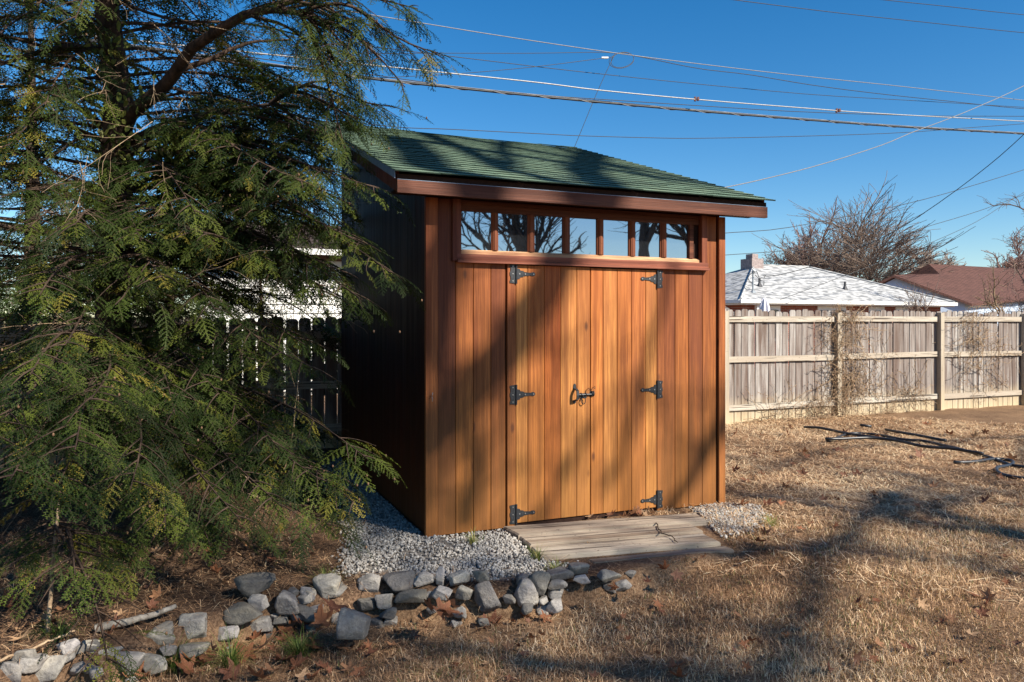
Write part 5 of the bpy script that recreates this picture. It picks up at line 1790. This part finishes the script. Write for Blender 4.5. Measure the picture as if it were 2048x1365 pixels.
def vnoise(x, y, s, seed=0):
    a = np.sin(x * s * 1.7 + seed) * np.cos(y * s * 1.3 - seed * 2) + np.sin((x + y) * s * 1.1 + 1.7 * seed) * .7 + np.sin(x * s * 2.9 - y * s * 2.3 + seed) * .5
    return a / 2.2


def blades(name, n, sampler, length, width, lean, tint, mat, seed, segs=2, flat=False):
    rng = np.random.default_rng(seed)
    x, y = sampler(rng, n)
    k = ~blocked(x, y)
    x, y = x[k], y[k]
    n = len(x)
    z = zg(x, y) - .003
    L_ = length(rng, x, y); w_ = width(rng, x, y)
    az = rng.uniform(0, 2 * np.pi, n)
    ln = lean(rng, n)
    dirh = np.stack([np.cos(az), np.sin(az), np.zeros(n)], 1)
    sd = np.stack([-np.sin(az), np.cos(az), np.zeros(n)], 1)
    tw = rng.uniform(0, np.pi, n)
    sd = sd * np.cos(tw)[:, None] + dirh * np.sin(tw)[:, None] if not flat else sd
    base = np.stack([x, y, z], 1)
    a0 = ln * .6; a1 = np.minimum(ln * 1.5, 1.65)
    up = np.array([0, 0, 1.])
    if flat:
        z0 = rng.uniform(.002, .03, n) ; base[:, 2] += z0
        mid = base + dirh * (L_ * .5)[:, None] + up * (rng.normal(.006, .012, n))[:, None]
        tip = base + dirh * L_[:, None] + up * (rng.normal(-.004, .014, n))[:, None]
    else:
        mid = base + (dirh * np.sin(a0)[:, None] + up * np.cos(a0)[:, None]) * (L_ * .5)[:, None]
        tip = mid + (dirh * np.sin(a1)[:, None] + up * np.cos(a1)[:, None]) * (L_ * .5)[:, None]
    h = (w_ * .5)[:, None]
    V = np.stack([base - sd * h, base + sd * h, mid - sd * h * .8, mid + sd * h * .8, tip], 1).reshape(-1, 3)
    i = np.arange(n) * 5
    T = np.concatenate([np.stack([i, i + 1, i + 3], 1), np.stack([i, i + 3, i + 2], 1), np.stack([i + 2, i + 3, i + 4], 1)])
    A = np.repeat(tint(rng, x, y), 5)
    o = link(name, tri_mesh(name, V, T, mat, A))
    return o


def polar(rmin, rmax, a0, a1, p, keep):
    def f(rng, n):
        u = rng.random(n)
        r = (rmin ** p + u * (rmax ** p - rmin ** p)) ** (1 / p)
        a = rng.uniform(a0, a1, n)
        x, y = r * np.sin(a), r * np.cos(a)
        k = keep(rng, x, y)
        return x[k], y[k]
    return f


def straw_mask(x, y):
    """0 lawn ... 1 raked straw by the fence"""
    line = 6.0 + .10 * (x - 2) + .35 * vnoise(x, y, 1.1, 3)
    return smooth(-.5, .5, y - line)


def keep_lawn(rng, x, y):
    m = (y < yb(x) - .0) | (x > 1.0)
    m &= rng.random(len(x)) > straw_mask(x, y) * .93
    bare = vnoise(x, y, 2.3, 5)
    m &= rng.random(len(x)) < np.where(bare > .35, .3, 1.0)
    near_st = (x < .9) & (y > yb(x) - .35)
    m &= ~(near_st & (rng.random(len(x)) < .65))
    return m


def lawn_tint(rng, x, y):
    t = np.clip(.5 + .3 * vnoise(x, y, 1.3, 1) + .12 * vnoise(x, y, 7.3, 4) + rng.normal(0, .2, len(x)), 0, .9)
    low = smooth(.6, -.6, x) * .15
    t = np.clip(t - low, 0, .9)
    g_ = rng.random(len(x)) < np.clip(.035 + .10 * (vnoise(x, y, 1.9, 8) > .5), 0, 1)
    return np.where(g_, rng.uniform(.94, 1, len(x)), t)


o = blades('lawn_grass', 330000, polar(2.5, 8.5, -.72, .68, 1.05, keep_lawn),
           lambda r, x, y: r.uniform(.02, .065, len(x)) * (1 + .35 * vnoise(x, y, 2.1, 2)), lambda r, x, y: r.uniform(.0018, .0038, len(x)) * (1 + .12 * np.maximum(y - 3, 0)),
           lambda r, n: np.abs(r.normal(1.0, .5, n)), lawn_tint, M['grass'], 21)
tag(o, kind='stuff', cat='grass', label='short dead tan lawn grass with a few green blades')
o = blades('straw_litter', 95000, polar(5.0, 14, -.05, .68, 1.2, lambda r, x, y: (r.random(len(x)) < .15 + .85 * straw_mask(x, y)) & (x > .9)),
           lambda r, x, y: r.uniform(.05, .2, len(x)), lambda r, x, y: r.uniform(.003, .007, len(x)) * (1 + .06 * np.maximum(y - 5, 0)), lambda r, n: np.zeros(n),
           lambda r, x, y: np.clip(.55 + .25 * vnoise(x, y, 1.2, 4) + r.normal(0, .27, len(x)), 0, 1), M['straw'], 22, flat=True)
tag(o, kind='stuff', cat='straw', label='raked straw and thatch covering the bare ground by the fence')
def bed_keep(r, x, y):
    m = ((y > yb(x) - .3) & (x < .7)) | ((y <= yb(x)) & (x < .9) & (r.random(len(x)) < .4))
    ing = in_poly(x, y, GRAV[0])
    return m & (~ing | (r.random(len(x)) < .06))
o = blades('needle_litter', 46000, polar(2.6, 9.5, -.78, .2, 1.05, bed_keep), lambda r, x, y: r.uniform(.03, .16, len(x)), lambda r, x, y: r.uniform(.0015, .0035, len(x)), lambda r, n: np.zeros(n),
           lambda r, x, y: np.clip(r.normal(.35, .25, len(x)), 0, 1), M['straw'], 23, flat=True)
tag(o, kind='stuff', cat='litter', label='brown needles and straw littering the bed under the hemlock')

# gravel
rng = np.random.default_rng(31)
cs_, sz = [], []
for poly, n in zip(GRAV, (24000, 3600)):
    P_ = np.array(poly)
    x = rng.uniform(P_[:, 0].min(), P_[:, 0].max(), n * 2); y = rng.uniform(P_[:, 1].min(), P_[:, 1].max(), n * 2)
    jx, jy = x + rng.normal(0, .05, len(x)), y + rng.normal(0, .05, len(x))
    k = in_poly(jx, jy, poly) & ~blocked(x, y)
    dens = np.clip(1.15 - .75 * (vnoise(x, y, 2.2, 6) > .35), 0, 1)
    k &= rng.random(len(x)) < dens
    x, y = x[k][:n], y[k][:n]
    cs_.append(np.stack([x, y, zg(x, y) + .004 + rng.uniform(0, .012, len(x))], 1)); sz.append(rng.uniform(.005, .0125, len(x)) * (1 + .5 * (rng.random(len(x)) < .08)))
C = np.concatenate(cs_); Sz = np.concatenate(sz)
print('GRAVEL', len(C))
v0, f0 = ICO1
N = len(C)
jit = rng.uniform(.6, 1.25, (N, len(v0), 1))
sc3 = rng.uniform(.65, 1.25, (N, 1, 3))
V = (v0[None] * jit * sc3 * Sz[:, None, None] + C[:, None]).reshape(-1, 3)
T = (f0[None] + (np.arange(N) * len(v0))[:, None, None]).reshape(-1, 3)
o = link('gravel', tri_mesh('gravel', V, T, M['gravel'], np.repeat(np.clip(rng.normal(.6, .25, N), 0, 1), len(v0))))
tag(o, kind='stuff', cat='gravel', label='white crushed gravel round the foot of the shed')

# green tufts
def tuft(label, p, n, ln, seed, group=None, tint=(.0, .9)):
    rng = np.random.default_rng(seed)
    az = rng.uniform(0, 2 * np.pi, n)
    r = np.abs(rng.normal(0, .03, n))
    base = np.stack([np.cos(az) * r, np.sin(az) * r, np.zeros(n) - .01], 1)
    az2 = az + rng.normal(0, .5, n)
    d = np.stack([np.cos(az2), np.sin(az2), np.zeros(n)], 1)
    L_ = ln * rng.uniform(.5, 1.1, n)
    ks = np.linspace(0, 1, 5)
    bend = rng.uniform(.4, 1.25, n)
    w_ = .0022
    sd = np.stack([-np.sin(az2), np.cos(az2), np.zeros(n)], 1)
    rows = []
    for t in ks:
        q = base + d * (L_ * t * np.sin(bend * t))[:, None] + np.array([0, 0, 1.]) * (L_ * t * np.cos(bend * t * 1.1))[:, None]
        rows += [q - sd * w_ * (1 - t * .85), q + sd * w_ * (1 - t * .85)]
    V = np.stack(rows, 1).reshape(-1, 3)
    i = (np.arange(n) * 10)[:, None]
    T = []
    for k in range(4):
        T.append(np.concatenate([i + 2 * k, i + 2 * k + 1, i + 2 * k + 3], 1)); T.append(np.concatenate([i + 2 * k, i + 2 * k + 3, i + 2 * k + 2], 1))
    o = link('grass_tuft', tri_mesh('grass_tuft', V, np.concatenate(T), M['green_grass'], np.repeat(rng.uniform(*tint, n), 10)), None, p)
    tag(o, label, 'grass tuft', group)


def onz(px, py, z=-.19):
    q = G(px, py, z); q.z = float(zg(q.x, q.y)); return q


tuft('arching green grass tuft between the pale stones and the brown leaves', onz(462, 1330), 150, .22, 1)
tuft('round green grass tuft left of the loose stone', onz(598, 1305), 170, .17, 2)
tuft('long thin green grass tuft in front of the biggest pale stone', onz(345, 1335), 120, .24, 3)
tuft('small green grass tuft above the loose stone at the border', onz(655, 1225), 90, .14, 4)
tuft('tall pale grass clump standing in the gravel by the shed wall', G(945, 1085), 50, .14, 5, None, (.6, 1))
tuft('yellow green weed at the front left corner of the step', G(1112, 1140), 80, .09, 6, None, (.5, 1))
tuft('sparse dry tuft at the left end of the step', G(1075, 1118), 60, .13, 7, None, (.5, 1))
tuft('pale dry tuft right of the step on the lawn', onz(1545, 1060, -.04), 70, .14, 8, None, (.6, 1))
tuft('green blades beside the leftmost pale stone', onz(120, 1345), 90, .16, 9)

# fallen leaves, each its own thing
def leaf_mesh(seed):
    rng = random.Random(seed)
    n = 25
    lob = [(0, 1.0), (.9, .78), (-.9, .78), (1.9, .5), (-1.9, .5)]
    ring1, ring2 = [], []
    cu = rng.uniform(.15, .5); cv = rng.uniform(-.3, .4); fold = rng.uniform(.1, .5)
    def zf(x, y): return cu * x * x + cv * y * y + fold * abs(y) * .6 + .06 * math.sin(5 * x + seed) * math.cos(6 * y)
    for i in range(n):
        t = -math.pi + 2 * math.pi * i / n
        r = .22
        for a, l in lob:
            dd = (t - a + math.pi) % (2 * math.pi) - math.pi
            r = max(r, l * math.exp(-(dd / .36) ** 2) + .2)
        r = min(r, 1.0) * rng.uniform(.82, 1.1)
        x, y = r * math.cos(t), r * math.sin(t)
        ring2.append((x, y, zf(x, y))); ring1.append((x * .5, y * .5, zf(x * .5, y * .5)))
    b_ = MB()
    b_.add([(0, 0, 0)] + ring1 + ring2, [(0, 1 + i, 1 + (i + 1) % n) for i in range(n)] + [(1 + i, 1 + n + i, 1 + n + (i + 1) % n, 1 + (i + 1) % n) for i in range(n)])
    b_.tube([(-.1, 0, 0), (-.5, .02, .03), (-.8, .05, .02)], .018, 3)
    return b_.mesh('fallen_leaf', M['leaf'])


LM = [leaf_mesh(i) for i in range(9)]
LC = [(.22, .09, .045), (.28, .12, .06), (.17, .07, .04), (.33, .17, .09), (.42, .27, .16), (.2, .1, .065)]
lrng = random.Random(77)


def leaf(px, py, size, z0=-.12, label='dry brown leaf fallen on the dead lawn', group='dry leaves fallen on the lawn', col=None, tilt=.5):
    for rx, ry, rw, rh, rk in rocks + [(707, 1251, 66, 62, 0)]:
        if abs(px - rx) < rw * .5 + 8 and abs(py - ry) < rh * .5 + 10: py = ry + rh * .5 + 12
    q = G(px, py, z0)
    z = float(zg(q.x, q.y))
    q = G(px, py, z + .02)
    o = link('fallen_leaf', lrng.choice(LM), None, (q.x, q.y, z + .022 + size * .1), (lrng.gauss(0, tilt), lrng.gauss(0, tilt), lrng.uniform(0, 6.3)), col or lrng.choice(LC))
    o.scale = (size,) * 3
    tag(o, label, 'leaf', group)


for px, py, s in ((1945, 1190, .055), (1318, 1210, .05), (1500, 1285, .05), (1548, 1310, .05), (1818, 1297, .05), (1345, 1340, .09), (1360, 1358, .07), (1975, 1200, .06), (1960, 1230, .05), (1670, 1055, .05), (1840, 1210, .05), (1890, 1245, .05), (1710, 1320, .05), (1660, 1345, .05),
                  (1900, 1240, .045), (2030, 1140, .06), (1330, 1140, .06), (1350, 1150, .06), (1410, 1115, .05), (1752, 990, .07), (1600, 1060, .05), (1530, 1070, .06), (1515, 1085, .07), (1860, 1040, .05), (1870, 1050, .04), (1560, 1010, .05), (1620, 1050, .05), (1475, 1230, .04), (1715, 1205, .04)):
    leaf(px, py, s)
for _ in range(46):
    leaf(lrng.uniform(1150, 2040), lrng.uniform(1080, 1365), lrng.uniform(.025, .05))
for _ in range(52):
    leaf(lrng.uniform(1460, 2045), 850 + 170 * lrng.random() ** 1.3, lrng.uniform(.045, .09), 0, 'dry brown leaf lying on the straw near the fence', 'dry leaves on the straw by the fence')
for px, py, s in ((1674, 900, .1), (1840, 915, .1), (1745, 895, .08), (1575, 870, .09), (1580, 858, .08), (1850, 850, .1), (1860, 845, .1), (1900, 870, .1), (1950, 875, .1), (1470, 870, .09), (1525, 872, .08), (1690, 868, .07)):
    leaf(px, py, s, 0, 'dry brown leaf lying on the straw near the fence', 'dry leaves on the straw by the fence')
S_L, S_G = 'big dry brown leaf heaped in front of the stone border', 'dry leaves heaped below the stone border'
for px, py, s in ((565, 1265, .1), (640, 1250, .1), (610, 1260, .11), (520, 1300, .11), (500, 1310, .1), (390, 1330, .1), (420, 1310, .09), (380, 1345, .1), (560, 1325, .1), (545, 1345, .09), (630, 1290, .09), (640, 1300, .08), (590, 1335, .08), (660, 1180, .1), (690, 1200, .09), (905, 1205, .08), (895, 1225, .09),
                  (880, 1230, .09), (860, 1215, .07), (780, 1240, .06), (845, 1240, .05), (990, 1210, .08), (1000, 1225, .07), (1050, 1225, .06), (1090, 1235, .06), (975, 1250, .07), (965, 1260, .06), (1025, 1245, .05), (740, 1310, .06), (620, 1360, .07), (700, 1340, .05), (520, 1360, .09), (270, 1350, .08), (470, 1350, .08)):
    leaf(px, py, s, -.19, S_L, S_G, lrng.choice(LC[:4]))
for _ in range(40):
    leaf(lrng.uniform(420, 1100), lrng.uniform(1230, 1364), lrng.uniform(.025, .06), -.19, S_L, S_G)
for px, py, s in ((15, 1215, .1), (90, 1240, .09), (200, 1300, .06), (170, 1290, .06), (350, 1225, .06), (40, 1280, .07), (450, 1170, .06), (550, 1120, .06), (620, 1110, .05), (660, 1135, .05), (240, 1230, .05), (300, 1215, .05)):
    leaf(px, py, s, 0, 'dry brown leaf on the littered bed beneath the hemlock', 'dry leaves in the hemlock bed')
for _ in range(48):
    leaf(lrng.uniform(0, 700), lrng.uniform(1090, 1300), lrng.uniform(.03, .07), 0, 'dry brown leaf on the littered bed beneath the hemlock', 'dry leaves in the hemlock bed')
for px, py, s in ((1180, 1036, .06), (1220, 1033, .07), (1265, 1030, .08), (1280, 1028, .07), (1300, 1026, .08), (1290, 1033, .06), (1250, 1034, .07)):
    leaf(px, py, s, .03, 'dry brown leaf blown against the foot of the doors', 'dry leaves below the doors')

# sticks
def stick(label, pts, r0, r1, mat, seed=0):
    q = np.array(pts, float)
    t = np.linspace(0, len(q) - 1, 4 * len(q))
    pp = np.stack([np.interp(t, np.arange(len(q)), q[:, j]) for j in range(3)], 1)
    pp[1:-1] += np.random.default_rng(seed).normal(0, .0025, (len(pp) - 2, 3))
    o0 = pp[0].copy()
    V, T = tubes_np([(pp - o0, np.linspace(r0, r1, len(pp)))], 7)
    o = link('fallen_stick', tri_mesh('fallen_stick', V, T, mat, None, True), None, tuple(o0))
    tag(o, label, 'stick')


M['birch'] = mat_bark('pale_stick_bark', (.12, .105, .09), (.32, .29, .25), 1.2)
stick('thick pale barked stick lying on the bed above the stones', [G(190, 1258, .02), G(250, 1245, .03), (G(300, 1232, .04)), G(352, 1212, .06)], .022, .012, M['birch'], 1)
stick('thin dry twig lying over the leftmost stones', [G(-10, 1325, .03), G(60, 1300, .04), G(105, 1280, .05), G(150, 1262, .07)], .007, .004, M['twig_dry'], 2)
stick('short bent twig resting on the planks of the step', [G(1312, 1046, .034), G(1322, 1066, .04), G(1345, 1074, .036), G(1355, 1085, .034)], .0045, .003, M['hem_bark'], 3)
stick('slender brown sapling stem rising from the bed at far left', [G(96, 1268, .0), P(102, 1180, 4.0), P(108, 1100, 4.05), P(118, 1000, 4.1)], .012, .008, M['twig_dry'], 4)
stick('thin upright dead stem before the gap in the dark fence', [P(568, 940, 5.6), P(585, 870, 5.6), P(593, 800, 5.6), P(597, 750, 5.6)], .005, .003, M['twig_dry'], 6)

# garden hose
hs = empty('garden_hose', G(1850, 890, 0))
tag(hs, 'long black garden hose lying in loose coils on the straw', 'hose')
hz8 = lambda x, y: (1300 + x / 2.333, 780 + y / 2.333)
strands = [[(825, 245), (870, 235), (900, 215), (960, 205), (1040, 212), (1100, 225), (1180, 240), (1280, 245), (1370, 265), (1450, 285), (1520, 305), (1600, 330), (1680, 360), (1760, 370), (1900, 380)],
           [(720, 180), (780, 190), (850, 200), (920, 215), (1000, 226), (1090, 236), (1170, 252)],
           [(820, 248), (930, 245), (1050, 240), (1150, 255), (1260, 285), (1400, 295), (1500, 312), (1580, 326)],
           [(1420, 350), (1540, 345), (1620, 330), (1700, 340), (1690, 360), (1610, 375), (1620, 395), (1660, 412), (1745, 428), (1900, 440)],
           [(1100, 195), (1180, 215), (1300, 235), (1420, 255)], [(980, 178), (1060, 182)]]
b_ = MB()
for i, s in enumerate(strands):
    pts = []
    for j in range(len(s) - 1):
        for t in (0, .34, .67):
            x = s[j][0] + (s[j + 1][0] - s[j][0]) * t; y = s[j][1] + (s[j + 1][1] - s[j][1]) * t
            q = G(*hz8(x, y), .0)
            q.z = float(zg(q.x, q.y)) + .038 + .016 * (i % 3)
            pts.append(q - hs.location)
    # smooth
    for _ in range(2):
        pts = [pts[0]] + [(pts[k - 1] + pts[k] * 2 + pts[k + 1]) / 4 for k in range(1, len(pts) - 1)] + [pts[-1]]
    b_.tube(pts, .019, 7)
b_.obj('hose_coil', M['hose'], hs, smooth_=True)
